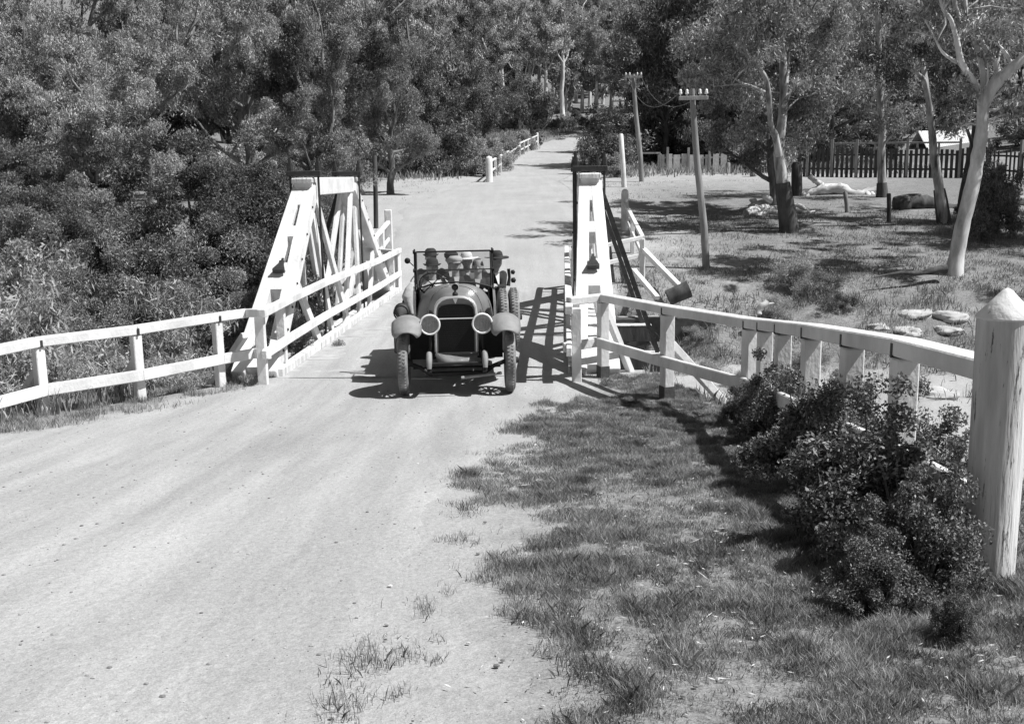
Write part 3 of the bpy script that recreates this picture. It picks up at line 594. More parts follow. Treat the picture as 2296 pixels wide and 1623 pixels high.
# body tub: outer side panels with thickness
def side(x, y): return x
mb = MB(); ys = [1.60, 1.75, 2.2, 2.7, 3.2, 3.6, 3.85]; ws = [.585, .615, .65, .66, .65, .58, .42]; zt = [1.27, 1.22, 1.17, 1.15, 1.18, 1.22, 1.24]
for s in (-1, 1):
    rows = []
    for y, w_, z in zip(ys, ws, zt): rows.append([(s*(w_-.02), y, .46), (s*w_, y, .7), (s*w_, y, .98), (s*(w_-.01), y, z-.02), (s*(w_-.045), y, z), (s*(w_-.07), y, z-.03), (s*(w_-.07), y, .5)])
    mb.grid(rows)
rows = []
for x in np.linspace(-1, 1, 9): yy = 3.85+.12*(1-x*x); rows.append([(x*.42, yy, .46), (x*.42, yy+.02, .8), (x*.42, yy, 1.24), (x*.40, yy-.07, 1.24), (x*.40, yy-.07, .5)])
mb.grid(rows); mb.build('body', M['carpaint'], car)
for s in (-1, 1):
    for y0, y1 in ((1.85, 2.4), (2.75, 3.3)):
        mb = MB(); x = s*.664
        mb.tube([(x, y0, 1.12), (x, y0, .56), (x, y1, .56), (x, y1, 1.12)], .006, 5); dr = mb.build('door', M['chassis'], car)
        mb = MB(); mb.tube([(x+s*.02, y1-.12, 1.0), (x+s*.03, y1-.02, 1.0)], .01, 6); mb.build('handle', M['nickel'], dr)
mb = MB(); mb.box((0, 2.6, .5), (1.2, 2.4, .04)); mb.build('floor', M['chassis'], car)
for y in (2.35, 3.35):
    mb = MB(); mb.box((0, y-.28, .72), (1.14, .55, .2)); mb.box((0, y, .98), (1.12, .16, .5)); mb.build('seat', M['leather'], car, bevel=.05)
mb = MB(); mb.box((0, 3.72, 1.2), (1.0, .32, .16)); mb.tube([(-.6, 3.3, 1.2), (-.52, 3.8, 1.3), (.52, 3.8, 1.3), (.6, 3.3, 1.2)], .06, 8); mb.build('folded_top', M['canvasd'], car, bevel=.05)
# radiator
def arch(w_, zt, zb, n=10, y=0, top=.09):
    pts = [(-w_, y, zb), (-w_*1.0, y, zt-.24)]
    for k in range(1, n): a = math.pi*(1-k/n); c = math.cos(a); s_ = math.sin(a); pts.append((w_*math.copysign(abs(c)**(2/2.7), c), y, zt-.24+.24*abs(s_)**(2/2.7)))
    return pts+[(w_, y, zt-.24), (w_, y, zb)]
mb = MB(); o1 = arch(.298, 1.325, .5, y=.0); i1 = arch(.272, 1.305, .53, y=-.025); i2 = arch(.262, 1.295, .54, y=.015); o2 = arch(.298, 1.325, .5, y=.12)
mb.grid([o2, o1, i1, i2]); rd = mb.build('radiator_shell', M['nickel'], car)
mb = MB(); n = len(i2); mb.add(arch(.262, 1.295, .54, y=.012), [tuple(range(n))]); mb.build('header_tank', M['carpaint'], rd)
def opn(w_, zt, zb, y): 
    pts = [(-w_, y, zb)]
    for k in range(0, 13): a = math.pi*(1-k/12); c = math.cos(a); s_ = math.sin(a); pts.append((w_*math.copysign(abs(c)**.6, c), y, zt-.14+.14*abs(s_)**.6))
    return pts+[(w_, y, zb)]
mb = MB(); q = opn(.245, 1.215, .56, -.0); mb.add(q, [tuple(range(len(q)))]); cr = mb.build('core', M['core'], rd)
mb = MB()
for k in range(24): z = .6+k*.026; mb.box((0, -.004, z), (.47, .004, .004))
mb.build('fins', M['chassis'], cr)['kind'] = 'stuff'
mb = MB(); mb.add([(-.035, -.006, 1.295), (.035, -.006, 1.295), (0, -.006, 1.22)], [(0, 1, 2)]); mb.build('badge', M['porc'], rd, solid=.006)
mb = MB(); mb.lathe([(.035, 0), (.04, .02), (.03, .045), (.014, .05), (.012, .075)], 16, (0, .06, 1.325)); mb.lathe([(.0, -.012), (.042, -.012), (.046, 0), (.042, .012), (0, .012)], 20, (0, .06, 1.44), 'y'); mb.build('radiator_cap', M['chassis'], rd)
mb = MB(); mb.lathe([(.048, -.008), (.052, 0), (.048, .008)], 20, (0, .05, 1.44), 'y'); mb.build('cap_ring', M['nickel'], rd)
# front apron
mb = MB(); mb.grid([[(-.3, .0, .56), (-.15, -.05, .53), (0, -.07, .52), (.15, -.05, .53), (.3, .0, .56)], [(-.26, -.12, .46), (-.13, -.16, .42), (0, -.18, .41), (.13, -.16, .42), (.26, -.12, .46)]]); mb.build('apron', M['carpaint'], car, solid=.012)
# chassis
mb = MB()
for s in (-1, 1):
    mb.tube([(s*.38, 3.9, .5), (s*.38, 1, .5), (s*.37, .1, .52), (s*.37, -.25, .52), (s*.37, -.42, .44)], .04, 8)
mb.tube([(-.37, -.36, .47), (.37, -.36, .47)], .02, 8)
mb.build('frame', M['chassis'], car)
for s in (-1, 1):
    mb = MB(); mb.tube([(s*.37, -.3, .60), (s*.37, -.43, .53), (s*.37, -.45, .42)], [.038, .042, .03], 10); mb.build('frame_horn', M['fender'], car)
    mb = MB(); mb.beam((s*.37, -.43, .40), (s*.37, 0, .29), .055, .05); mb.beam((s*.37, 0, .29), (s*.37, .5, .42), .055, .05); mb.build('leaf_spring', M['chassis'], car)
mb = MB(); mb.tube([(-.66, 0, .42), (-.5, 0, .36), (-.38, 0, .27), (.38, 0, .27), (.5, 0, .36), (.66, 0, .42)], .03, 10); mb.build('front_axle', M['chassis'], car)
mb = MB(); mb.tube([(-.6, .12, .33), (.6, .12, .33)], .014, 8); mb.build('tie_bar', M['chassis'], car)
mb = MB(); mb.tube([(.05, -.2, .24), (.6, -.08, .27)], .022, 8); mb.build('starting_crank', M['rawwood'], car)
mb = MB(); mb.tube([(-.66, 3.2, .42), (.66, 3.2, .42)], .04, 8); mb.lathe([(0, -.14), (.1, -.1), (.14, 0), (.1, .1), (0, .14)], 16, (0, 3.2, .42), 'y'); mb.build('rear_axle', M['chassis'], car)
# wheels
def wheel(x, y, z=.43, steer=0, nm='wheel', dust=1):
    wl = bpy.data.objects.new(nm, None); sc.collection.objects.link(wl); wl.parent = car; wl.location = (x, y, z); wl.rotation_euler = (0, 0, steer)
    prof = []
    for k in range(17):
        a = 2*math.pi*k/16; prof.append((.365+.066*math.cos(a), .07*math.sin(a)))
    mb = MB(); mb.lathe(prof, 48, ax='x')
    ty = mb.build('tyre', M['tyre'], wl)
    mb = MB()
    for k in range(56):
        a = 2*math.pi*k/56
        for q in (-1, 1):
            c = np.array([q*.026, .43*math.cos(a+q*.03), .43*math.sin(a+q*.03)]); mb.beam(c+np.array([-.016, 0, 0]), c+np.array([.016, 0, 0]), .02, .012, side=(0, -math.sin(a), math.cos(a)))
    mb.build('tread', M['tyre'], ty)['kind'] = 'stuff'
    mb = MB(); mb.lathe([(.31, -.045), (.30, -.045), (.29, 0), (.30, .045), (.31, .045)], 40, ax='x'); mb.build('rim', M['chassis'], wl)
    mb = MB()
    for k in range(12): a = 2*math.pi*k/12; mb.tube([(0, .05*math.cos(a), .05*math.sin(a)), (0, .295*math.cos(a), .295*math.sin(a))], [.022, .018], 7)
    mb.build('spokes', M['spokewood'], wl)
    mb = MB(); s = 1 if x > 0 else -1; mb.lathe([(.0, -.08), (.075, -.06), (.075, .06), (.045, .09), (.04, .12), (0, .125)], 20, ax='x'); mb.build('hub', M['chassis'], wl)
    return wl
wheel(-.72, 0, steer=R_(-1)); wheel(.72, 0, steer=R_(-1)); wheel(-.70, 3.2); wheel(.70, 3.2)
# spare wheels on the right running board: treads face the camera
wheel(.70, 1.12, .86, nm='spare_wheel'); wheel(.86, 1.16, .86, nm='spare_wheel')
# fenders
def fender(s, path, name, w_=.40):
    rows = []
    for i, (y, z, k) in enumerate(path):
        row = []
        dy = path[min(i+1, len(path)-1)][0]-path[max(i-1, 0)][0]; dz = path[min(i+1, len(path)-1)][1]-path[max(i-1, 0)][1]; ln = math.hypot(dy, dz); ny, nz = -dz/ln, dy/ln
        for u in np.linspace(-1, 1, 13):
            ww = w_/2*k; dr = -.095*abs(u)**2.4
            row.append((s*.66+u*ww, y+ny*dr, z+nz*dr))
        rows.append(row)
    mb = MB(); mb.grid(rows); return mb.build(name, M['fender'], car, solid=.012)
for s in (-1, 1):
    fender(s, [(-.415, .905, .66), (-.40, .915, .82), (-.36, .94, .94), (-.30, .98, .99), (-.21, 1.03, 1), (-.11, 1.07, 1), (0, 1.08, 1), (.16, 1.06, 1), (.34, .98, 1), (.52, .84, .97), (.72, .64, .93), (.92, .46, .9), (1.12, .37, .9)], 'front_fender')
    fender(s, [(2.55, .37, .9), (2.72, .55, .95), (2.85, .78, 1), (3.0, .92, 1), (3.2, .97, 1), (3.4, .92, 1), (3.58, .78, 1), (3.68, .6, 1)], 'rear_fender', .34)
    mb = MB(); mb.box((s*.70, 1.84, .36), (.3, 1.5, .035)); mb.build('running_board', M['chassis'], car, bevel=.01)
for s in (-1, 1):
    mb = MB(); mb.box((s*.47, .42, .68), (.36, .02, .56)); mb.build('shade_panel', M['chassis'], car)  # dark panel standing in for the shade inside the front fender
# headlights
for s in (-1, 1):
    hl = bpy.data.objects.new('headlight', None); sc.collection.objects.link(hl); hl.parent = car; hl.location = (s*.352, -.13, .965)
    mb = MB(); mb.lathe([(.0, .17), (.04, .165), (.09, .13), (.12, .07), (.132, 0)], 32, ax='y'); mb.build('bowl', M['carpaint'], hl)
    mb = MB(); mb.lathe([(.112, -.002), (.118, -.022), (.13, -.028), (.142, -.018), (.142, .01), (.132, .015)], 40, ax='y'); mb.build('rim', M['porc'], hl)
    mb = MB(); mb.lathe([(.118, .0), (.1, .05), (.06, .09), (0, .11)], 32, ax='y'); mb.build('reflector', M['nickel'], hl)
    mb = MB(); mb.lathe([(.118, -.008), (.08, -.016), (.04, -.02), (0, -.021)], 32, ax='y'); mb.build('lens', M['lens'], hl)
    mb = MB()
    for k in range(-5, 6): mb.tube([(k*.02, -.019+.00004*k*k*2, -math.sqrt(max(0, .112**2-(k*.02)**2))), (k*.02, -.024, 0), (k*.02, -.019, math.sqrt(max(0, .112**2-(k*.02)**2)))], .0035, 5)
    mb.build('lens_ribs', M['lens'], hl)
    mb = MB(); mb.lathe([(0, 0), (.018, .015), (.022, .04), (0, .06)], 12, (0, .02, 0), 'y'); mb.build('bulb', M['porc'], hl)
    mb = MB(); mb.tube([(0, .04, -.13), (0, .05, -.3), (s*.02, .08, -.42)], .018, 8); mb.build('bracket', M['chassis'], hl)
mb = MB(); mb.tube([(-.36, -.1, 1.03), (-.2, -.1, 1.035), (.2, -.1, 1.035), (.36, -.1, 1.03)], .009, 8); mb.build('headlight_bar', M['nickel'], car)
# windscreen
ws = bpy.data.objects.new('windscreen', None); sc.collection.objects.link(ws); ws.parent = car
TL, TR, ML, MR_, BL, BRt = [np.array(q) for q in ((-.56, 1.78, 1.80), (.56, 1.78, 1.80), (-.56, 1.66, 1.53), (.56, 1.66, 1.53), (-.55, 1.58, 1.27), (.55, 1.58, 1.27))]
mb = MB()
mb.tube([TL, TR], .013, 8); mb.tube([ML+[0, .02, 0], MR_+[0, .02, 0]], .009, 8)
for a, b, c in ((TL, ML, BL), (TR, MR_, BRt)): mb.tube([a, b, c], .014, 8)
mb.tube([BL, (-.3, 1.5, 1.345), (0, 1.47, 1.365), (.3, 1.5, 1.345), BRt], .014, 8)
mb.build('frame', M['chassis'], ws)
for s in (-1, 1):
    mb = MB(); mb.tube([(s*.585, 1.66, 1.22), (s*.585, 1.7, 1.5), (s*.585, 1.8, 1.84)], .013, 8); mb.lathe([(.028, -.02), (.028, .02)], 12, (s*.59, 1.78, 1.8), 'x'); mb.lathe([(.028, -.02), (.028, .02)], 12, (s*.59, 1.67, 1.53), 'x'); mb.build('post', M['chassis'], ws)
mb = MB(); mb.add([TL, TR, MR_, ML], [(0, 1, 2, 3)]); mb.build('upper_pane', M['glass'], ws)
mb = MB(); mb.grid([[ML, ML*.75+MR_*.25, ML*.5+MR_*.5, ML*.25+MR_*.75, MR_], [BL, (-.28, 1.5, 1.345), (0, 1.47, 1.365), (.28, 1.5, 1.345), BRt]]); mb.build('lower_pane', M['glass'], ws)
# steering wheel (viewer's left)
mb = MB(); c = np.array([-.33, 1.86, 1.3]); t1 = np.array([1., 0, 0]); t2 = np.array([0, -.45, .89])
mb.tube([c+.2*(t1*math.cos(2*math.pi*k/24)+t2*math.sin(2*math.pi*k/24)) for k in range(25)], .013, 8, cap=False)
for k in range(4): a = math.pi*k/2+.8; mb.tube([c, c+.2*(t1*math.cos(a)+t2*math.sin(a))], .008, 6)
mb.tube([c, c+np.array([0, -.55, -.55])], .018, 8); mb.build('steering_wheel', M['chassis'], car)
# lamp bracket / horn cluster beyond the windscreen on the right, mirror on the left
mb = MB(); mb.tube([(.80, 1.38, 1.30), (.82, 1.4, 1.42), (.81, 1.4, 1.55)], [.03, .02, .025], 8); mb.lathe([(0, 0), (.03, .01), (.035, .05), (0, .07)], 16, (.84, 1.4, 1.5), 'x'); mb.lathe([(0, 0), (.035, .01), (.04, .06), (0, .08)], 12, (.84, 1.4, 1.38), 'x'); mb.build('bulb_horn', M['chassis'], car)
mb = MB(); mb.tube([(-.6, 1.68, 1.6), (-.66, 1.68, 1.66)], .008, 6); mb.lathe([(0, -.01), (.045, -.008), (.045, .008), (0, .01)], 16, (-.69, 1.68, 1.68), 'y'); mb.build('mirror', M['chassis'], car)
# luggage strapped on the left
def onCar(o):   # place a top-level thing using car coordinates
    o.location = (Matrix.Translation(Vector(CARP)) @ Matrix.Rotation(CYAW, 4, 'Z') @ Vector(o.location)); o.rotation_euler = (0, 0, CYAW); return o
def blob(name, mt, label, cat, rows, parent=None, sub=None):
    mb = MB(); [mb.tube(*r) for r in rows]; o = mb.build(name, M[mt], parent, remesh=.014)
    return o
e = empty('bedroll', (0, 0, 0), 'dark rolled canvas bundle strapped above the left running board', 'luggage'); onCar(e)
mb = MB(); mb.tube([(-.80, 1.0, .93), (-.79, 1.05, .98), (-.78, 1.3, .98), (-.77, 1.45, .92)], [.02, .085, .1, .06], 18); mb.build('roll', M['canvasd'], e)
for y in (1.1, 1.35):
    mb = MB(); mb.tube([(-.785+.105*math.cos(a), y, .975+.105*math.sin(a)) for a in np.linspace(0, 6.283, 17)], .012, 6, cap=False); mb.build('strap', M['leather'], e)
e = empty('water_bag', (0, 0, 0), 'light canvas water bag hanging by the left windscreen post', 'bag'); onCar(e)
mb = MB(); mb.tube([(-.63, 1.45, 1.38), (-.67, 1.44, 1.28), (-.70, 1.43, 1.17), (-.68, 1.41, 1.04), (-.64, 1.4, .9)], [.02, .06, .085, .06, .03], 14); mb.build('bag', M['canvas'], e, remesh=.012)
mb = MB(); mb.tube([(-.60, 1.62, 1.45), (-.64, 1.5, 1.4), (-.64, 1.45, 1.35)], .01, 6); mb.tube([(-.72, 1.44, 1.17), (-.76, 1.4, 1.1), (-.75, 1.4, .98)], .02, 6); mb.build('strap', M['leather'], e)
e = empty('luggage_box', (0, 0, 0), 'dark box behind the left front fender on the running board', 'luggage'); onCar(e)
mb = MB(); mb.box((-.78, 1.25, .60), (.24, .5, .42)); mb.build('case', M['canvasd'], e, bevel=.02)
mb = MB(); mb.box((-.78, .995, .6), (.03, .01, .43)); mb.box((-.78, 1.25, .815), (.03, .51, .012)); mb.build('strap', M['leather'], e)
# ---------------------------------------------------------------- people
def limb(mb, pts, rad, n=12, sq=None):
    mb.tube(pts, rad, n)
    for p, r in zip(pts, rad): # round the joints
        mb.lathe([(0.001, -r), (r*.7, -r*.7), (r, 0), (r*.7, r*.7), (0.001, r)], 10, p)
def torso(mb, base, top, w0, w1, d0, d1, n=7):
    base = np.array(base, float); top = np.array(top, float); rows = []
    for k in range(n+1):
        t = k/n; c = base+(top-base)*t; wv = w0+(w1-w0)*math.sin(t*math.pi*.62)/math.sin(math.pi*.62); dv = d0+(d1-d0)*math.sin(t*math.pi*.7)
        if k == n: wv *= .55; dv *= .6
        rows.append([c+np.array([wv*math.cos(a), dv*math.sin(a), 0]) for a in np.linspace(0, 2*math.pi, 20, endpoint=False)])
    mb.grid(rows, close=True); mb.add(rows[0], [tuple(range(19, -1, -1))]); mb.add(rows[-1], [tuple(range(20))])
def person(label, x, y, hz, jacket, hat=None, hatm='felt', lean=(0, 0), turn=0, hands=None, brim=.16, crown=.11, scale=1., hatside=0):
    """seated: hz = height of the top of the skull"""
    e = empty('person', (0, 0, 0), label, 'person', 'people riding in the car'); onCar(e)
    hz = hz-.03; hc = np.array([x+lean[0], y+lean[1], hz-.115*scale]); ns = hc-[lean[0]*.25, lean[1]*.25, .17*scale]; hip = np.array([x, y+.12, hz-.86*scale])
    f = np.array([math.sin(turn), -math.cos(turn), 0]); sd = np.array([math.cos(turn), math.sin(turn), 0])
    mb = MB(); rows = []
    for k in range(13):          # head: skull, brow, cheeks, chin
        t = k/12; z = .115-.235*t; rx = .078*math.sqrt(max(0.0, 1-((t-.40)/.62)**2))+.002; ry = .096*math.sqrt(max(0., 1-((t-.38)/.64)**2))+.002
        if t > .6: rx *= 1-.35*(t-.6)
        row = []
        for a in np.linspace(0, 2*math.pi, 20, endpoint=False):
            ff = -math.sin(a); v = hc+sd*rx*math.cos(a)*scale+f*(ry*ff+(.012 if t > .6 and ff > .3 else 0))*scale+[0, 0, z*scale]; row.append(v)
        rows.append(row)
    mb.grid(rows, close=True); mb.add(rows[0], [tuple(range(19, -1, -1))]); mb.add(rows[-1], [tuple(range(20))])
    mb.tube([hc+f*.088*scale+[0, 0, .01], hc+f*.112*scale+[0, 0, -.028], hc+f*.092*scale+[0, 0, -.036]], [.009, .014, .01], 7)  # nose
    mb.tube([hc+f*.088+sd*-.025+[0, 0, -.065], hc+f*.094+[0, 0, -.064], hc+f*.088+sd*.025+[0, 0, -.065]], [.006, .009, .006], 6) # lips
    for q in (-1, 1):
        mb.tube([hc+sd*q*.075+[0, 0, .02], hc+sd*q*.088+[0, 0, 0], hc+sd*q*.077+[0, 0, -.03]], [.01, .014, .009], 6)           # ears
        mb.tube([hc+f*.08+sd*q*.045+[0, 0, .022], hc+f*.09+sd*q*.02+[0, 0, .024]], [.008, .008], 6)                              # brow
    limb(mb, [hc-[0, 0, .08], ns-[0, 0, .02]], [.055, .06])
    torso(mb, hip+[0, 0, .02], ns-[0, 0, .04], .13, .17, .1, .11)
    jk = MB(); torso(jk, hip-[0, 0, .03], ns-[0, 0, .02], .16, .205, .125, .14)
    tr = MB()
    for q in (-1, 1):
        sh = ns+sd*q*.17*scale-[0, 0, .055]
        if hands: hd = np.array(hands[0 if q < 0 else 1])
        else: hd = hip+f*.42+sd*q*.1+[0, 0, .16]
        el = (sh+hd)/2+sd*q*.07+[0, 0, -.12]
        wr = hd+(el-hd)*.12
        limb(mb, [sh, el, wr], [.045, .037, .026]); limb(jk, [sh, el, wr], [.07, .052, .04])
        d = (hd-el); d /= np.linalg.norm(d); up = np.array([0, 0, 1.]); sv = np.cross(d, up); sv /= np.linalg.norm(sv)
        palm = wr+d*.05; mb.tube([wr, palm, palm+d*.05], [.026, .036, .032], 10)
        for j, ln in enumerate((.062, .075, .07, .055)):
            b = palm+d*.05+sv*(j-1.5)*.019; mb.tube([b, b+d*ln*.5-[0, 0, .012], b+d*ln*.75-[0, 0, .04]], [.010, .009, .008], 7)
        tb = palm+sv*q*-.03; mb.tube([tb, tb+sv*q*-.025+d*.03, tb+sv*q*-.02+d*.055-[0, 0, .015]], [.012, .011, .009], 7)
        kn = hip+f*.42+sd*q*.11+[0, 0, .03]; limb(tr, [hip+sd*q*.09, kn, kn+f*.08-[0, 0, .36]], [.095, .07, .05])
        limb(mb, [hip+sd*q*.09, kn, kn+f*.08-[0, 0, .36]], [.08, .058, .04])
        mb.tube([kn+f*.06-[0, 0, .38], kn+f*.22-[0, 0, .40]], [.045, .035], 8)
    mb.build('body', M['skin'], e, remesh=.009)
    jk.build('jacket', M[jacket], e, remesh=.016); tr.build('trousers', M['clothd'], e, remesh=.018)
    hm = MB(); rows = []
    for k in range(6):
        t = k/5; z = .122-.13*t; r1 = .083*math.sqrt(max(.02, 1-((t-.9)/1.0)**2))+.004
        rows.append([hc-f*.012+sd*r1*math.cos(a)*scale+f*(r1*1.16*(-math.sin(a)) - (0 if math.sin(a) > 0 else .0))*scale+[0, 0, (z+(.035 if math.sin(a) < -.2 else 0)*t)*scale] for a in np.linspace(0, 2*math.pi, 20, endpoint=False)])
    hm.grid(rows, close=True); hm.build('hair', M['clothd'], e, solid=.01)
    if hat:
        pr = {'brim': [(brim*1.0, .05), (brim*.8, .044), (.098, .055), (.094, .09), (.082, .075+crown*.5), (.055, .1+crown*.5), (.03, .092+crown*.5), (.0, .085+crown*.5)], 'cap': [(.1, .04), (.108, .07), (.11, .1), (.08, .13), (0, .14)], 'cloche': [(.13, -.02), (.12, .02), (.108, .06), (.1, .12), (.07, .15), (0, .165)]}[hat]
        h = MB(); rows = []
        for r, z in pr: rows.append([hc+sd*r*math.cos(a)*scale+f*r*1.12*-math.sin(a)*scale+[0, 0, (z+(.02*abs(math.cos(a))**3 if r > .12 else 0))*scale] for a in np.linspace(0, 2*math.pi, 28, endpoint=False)])
        h.grid(rows, close=True)
        if hat == 'cap': h.grid([[hc+f*.09+sd*u*.07+[0, 0, .05] for u in np.linspace(-1, 1, 7)], [hc+f*(.15-.03*u*u)+sd*u*.06+[0, 0, .04] for u in np.linspace(-1, 1, 7)]])
        ht = h.build('hat', M[hatm], e, solid=.008)
        if hat == 'brim':
            b = MB(); b.grid([[hc+sd*.098*math.cos(a)*scale+f*.11*-math.sin(a)*scale+[0, 0, z] for a in np.linspace(0, 2*math.pi, 28, endpoint=False)] for z in (.062, .09)], close=True); b.build('hat_band', M['clothm' if hatm == 'felt' else 'clothd'], ht)
    if jacket != 'clothw':
        v = MB(); fr = ns+f*.118-[0, 0, .08]; v.add([fr+sd*-.045+[0, 0, .07]-f*.03, fr+sd*.045+[0, 0, .07]-f*.03, fr+f*.035-[0, 0, .16]], [(0, 1, 2)]); v.build('shirt_front', M['clothw'], e, solid=.012)
    return e
person('driver in a white shirt and dark hat holding the steering wheel', -.33, 2.2, 1.66, 'clothw', 'brim', 'felt', hands=[(-.5, 1.88, 1.34), (-.16, 1.88, 1.36)], brim=.14)
person('front passenger in a dark coat beside the driver, flat cap', .03, 2.25, 1.70, 'clothd', 'cap', 'canvas', turn=.15)
person('passenger in dark coat and collar at the right of the front seat', .38, 2.22, 1.66, 'clothd', None, turn=-.1)
person('rear passenger on the left with a dark tall hat above the windscreen', -.36, 3.0, 1.75, 'clothm', 'brim', 'felt', brim=.13, crown=.12)
person('small rear passenger in the middle with a dark cap', -.03, 2.95, 1.72, 'clothd', 'cap', 'felt')
person('rear passenger wearing a big pale sun hat', .22, 3.08, 1.68, 'clothm', 'brim', 'straw', brim=.2, crown=.12)
person('dark dressed passenger with broad brimmed hat leaning out on the right side', .50, 2.62, 1.72, 'clothd', 'brim', 'felt', lean=(.19, -.1), turn=.5, brim=.19, crown=.13, hands=[(.45, 2.2, 1.15), (.64, 2.15, 1.22)])
# ---------------------------------------------------------------- vegetation
def leaves(c, L_, W_, rg, droop=.0, flat=0.):
    """diamond leaves at centres c (n,3)"""
    n = len(c); d = rg.normal(size=(n, 3)); d[:, 2] -= droop*2; d /= np.linalg.norm(d, axis=1)[:, None]
    s = rg.normal(size=(n, 3)); s[:, 2] *= (1-flat); s -= d*(s*d).sum(1)[:, None]; s /= np.linalg.norm(s, axis=1)[:, None]+1e-9
    ln = L_*rg.uniform(.6, 1.3, n)[:, None]*.5; wd = W_*rg.uniform(.6, 1.3, n)[:, None]*.5
    V = np.stack([c-d*ln, c+s*wd, c+d*ln, c-s*wd], 1).reshape(-1, 3); F = np.arange(4*n).reshape(n, 4); return V, F
def clumps(pts, rad, per, rg, sq=(1, 1, .75), shell=.55):
    pts = np.asarray(pts, float); n = len(pts)*per; i = np.repeat(np.arange(len(pts)), per)
    v = rg.normal(size=(n, 3)); v /= np.linalg.norm(v, axis=1)[:, None]; r = rg.uniform(0, 1, n)**shell
    rad = np.asarray(rad) if hasattr(rad, '__len__') else np.full(len(pts), rad)
    return pts[i]+v*(r*rad[i])[:, None]*np.array(sq)
def skeleton(rg, H, spread, trunk, nl=7, lean=(0, 0), fork=.35, thick=.022):
    """returns tubes [(pts,radii)], tips"""
    tubes = []; tips = []
    def grow(p, d, ln, r, lv):
        pts = [p]; rad = [r]; n = 5
        for k in range(n):
            d = d+rg.normal(size=3)*.16; d[2] += .07; d /= np.linalg.norm(d); p = p+d*ln/n; pts.append(p); rad.append(r*(1-.5*(k+1)/n))
            if lv > 0 and k >= 1 and rg.random() < .75:
                ax = rg.normal(size=3); ax[2] = abs(ax[2])*.5; q = d*.55+ax*.45; q /= np.linalg.norm(q); grow(p, q, ln*rg.uniform(.45, .7), r*.45, lv-1)
            if lv <= 1: tips.append((p, ln))
        tubes.append((pts, rad)); tips.append((p, ln))
    r = H*thick; pts = [np.zeros(3)-[0, 0, .4]]; rad = [r*1.25]; p = np.array([0., 0, 0]); n = 6; top = H*trunk
    pts.append(p.copy()); rad.append(r*1.1)
    for k in range(n):
        p = p+np.array([lean[0]/n+rg.normal()*H*.006, lean[1]/n+rg.normal()*H*.006, top/n]); pts.append(p.copy()); rad.append(r*(1-.35*(k+1)/n))
    tubes.append((pts, rad))
    for k in range(nl):
        a = 2*math.pi*(k+rg.random()*.7)/nl; t = rg.uniform(.0, 1)**.7; st = np.array(pts[2])*(1-t)+np.array(pts[-1])*t if t < .999 else pts[-1]
        idx = min(len(pts)-1, 3+int(t*(len(pts)-3))); st = pts[idx]
        up = rg.uniform(.35, 1.4); d = np.array([math.cos(a), math.sin(a), up]); d /= np.linalg.norm(d)
        grow(np.array(st), d, spread*rg.uniform(.7, 1.15)*(1.15 if up > 1 else 1), rad[idx]*.55, 2)
    grow(np.array(pts[-1]), np.array([0, 0, 1.]), (H-top)*.8, rad[-1]*.9, 2)
    return tubes, tips
def tubes_mesh(name, tubes, mt, parent, n=7, minr=.0):
    mb = MB()
    for pts, rad in tubes: 
        if rad[0] >= minr: mb.tube(pts, rad, n, cap=False)
    return mb.build(name, M[mt], parent)
def gum_proto(seed, H, spread, trunk, nl, per, rad, leafL, leafW, label, group, lm='leaf', bm_='bark', droop=.6, lean=(0, 0), maxtips=140, name='gum_tree', minr=.0, sq=(1, 1, .8)):
    rg = np.random.default_rng(seed); tb, tips = skeleton(rg, H, spread, trunk, nl, lean)
    e = empty(name, (0, 0, 0), label, 'tree', group)
    tubes_mesh('trunk', tb, bm_, e, minr=minr)
    if len(tips) > maxtips: tips = [tips[i] for i in rg.choice(len(tips), maxtips, False)]
    P_ = np.array([t[0] for t in tips]); rr = rad*rg.uniform(.5, 1.3, len(P_))
    c = clumps(P_, rr, per, rg, sq); V, F = leaves(c, leafL, leafW, rg, droop); npmesh('crown', V, F, M[lm], e)
    return e
def bush_proto(seed, Rx, Hh, n, per, rad, leafL, leafW, label, group, lm='leafd', droop=0., name='shrub', stems=9, cat='shrub', up=0):
    """ragged dome of foliage clumps from the ground up"""
    rg = np.random.default_rng(seed); e = empty(name, (0, 0, 0), label, cat, group); pts = []
    for k in range(n):
        a = rg.uniform(0, 2*math.pi); t = rg.uniform(0, 1); el = math.asin(t**.8); q = rg.uniform(.6, 1.0)
        lump = .8+.35*math.sin(3*a+seed)*math.cos(2*el*2+seed)
        pts.append([Rx*q*lump*math.cos(a)*math.cos(el), Rx*q*lump*math.sin(a)*math.cos(el), Hh*(.06+.94*q*lump*math.sin(el))])
    pts = np.array(pts); tb = []
    for k in range(stems):
        q = pts[rg.integers(len(pts))]; mid = q*.5+rg.normal(size=3)*Rx*.08; mid[2] = q[2]*.45; tb.append(([np.array([rg.normal()*.1*Rx, rg.normal()*.06*Rx, -.15]), mid, q*.97], [.028*Rx, .018*Rx, .006*Rx]))
    tubes_mesh('stems', tb, 'barkm', e, 6)
    c = clumps(pts, rad*rg.uniform(.55, 1.3, len(pts)), per, rg, (1, 1, .8), .5); c[:, 2] = np.abs(c[:, 2])
    V, F = leaves(c, leafL, leafW, rg, droop if not up else -up); npmesh('foliage', V, F, M[lm], e); return e
_used = set()
_b = 'first second third fourth fifth sixth seventh eighth ninth'.split()
_o = _b+'tenth eleventh twelfth thirteenth fourteenth fifteenth sixteenth seventeenth eighteenth nineteenth'.split()
for t_, u_ in zip('twenty thirty forty fifty sixty seventy eighty ninety'.split(), 'twentieth thirtieth fortieth fiftieth sixtieth seventieth eightieth ninetieth'.split()): _o += [u_]+[t_+'-'+q for q in _b]
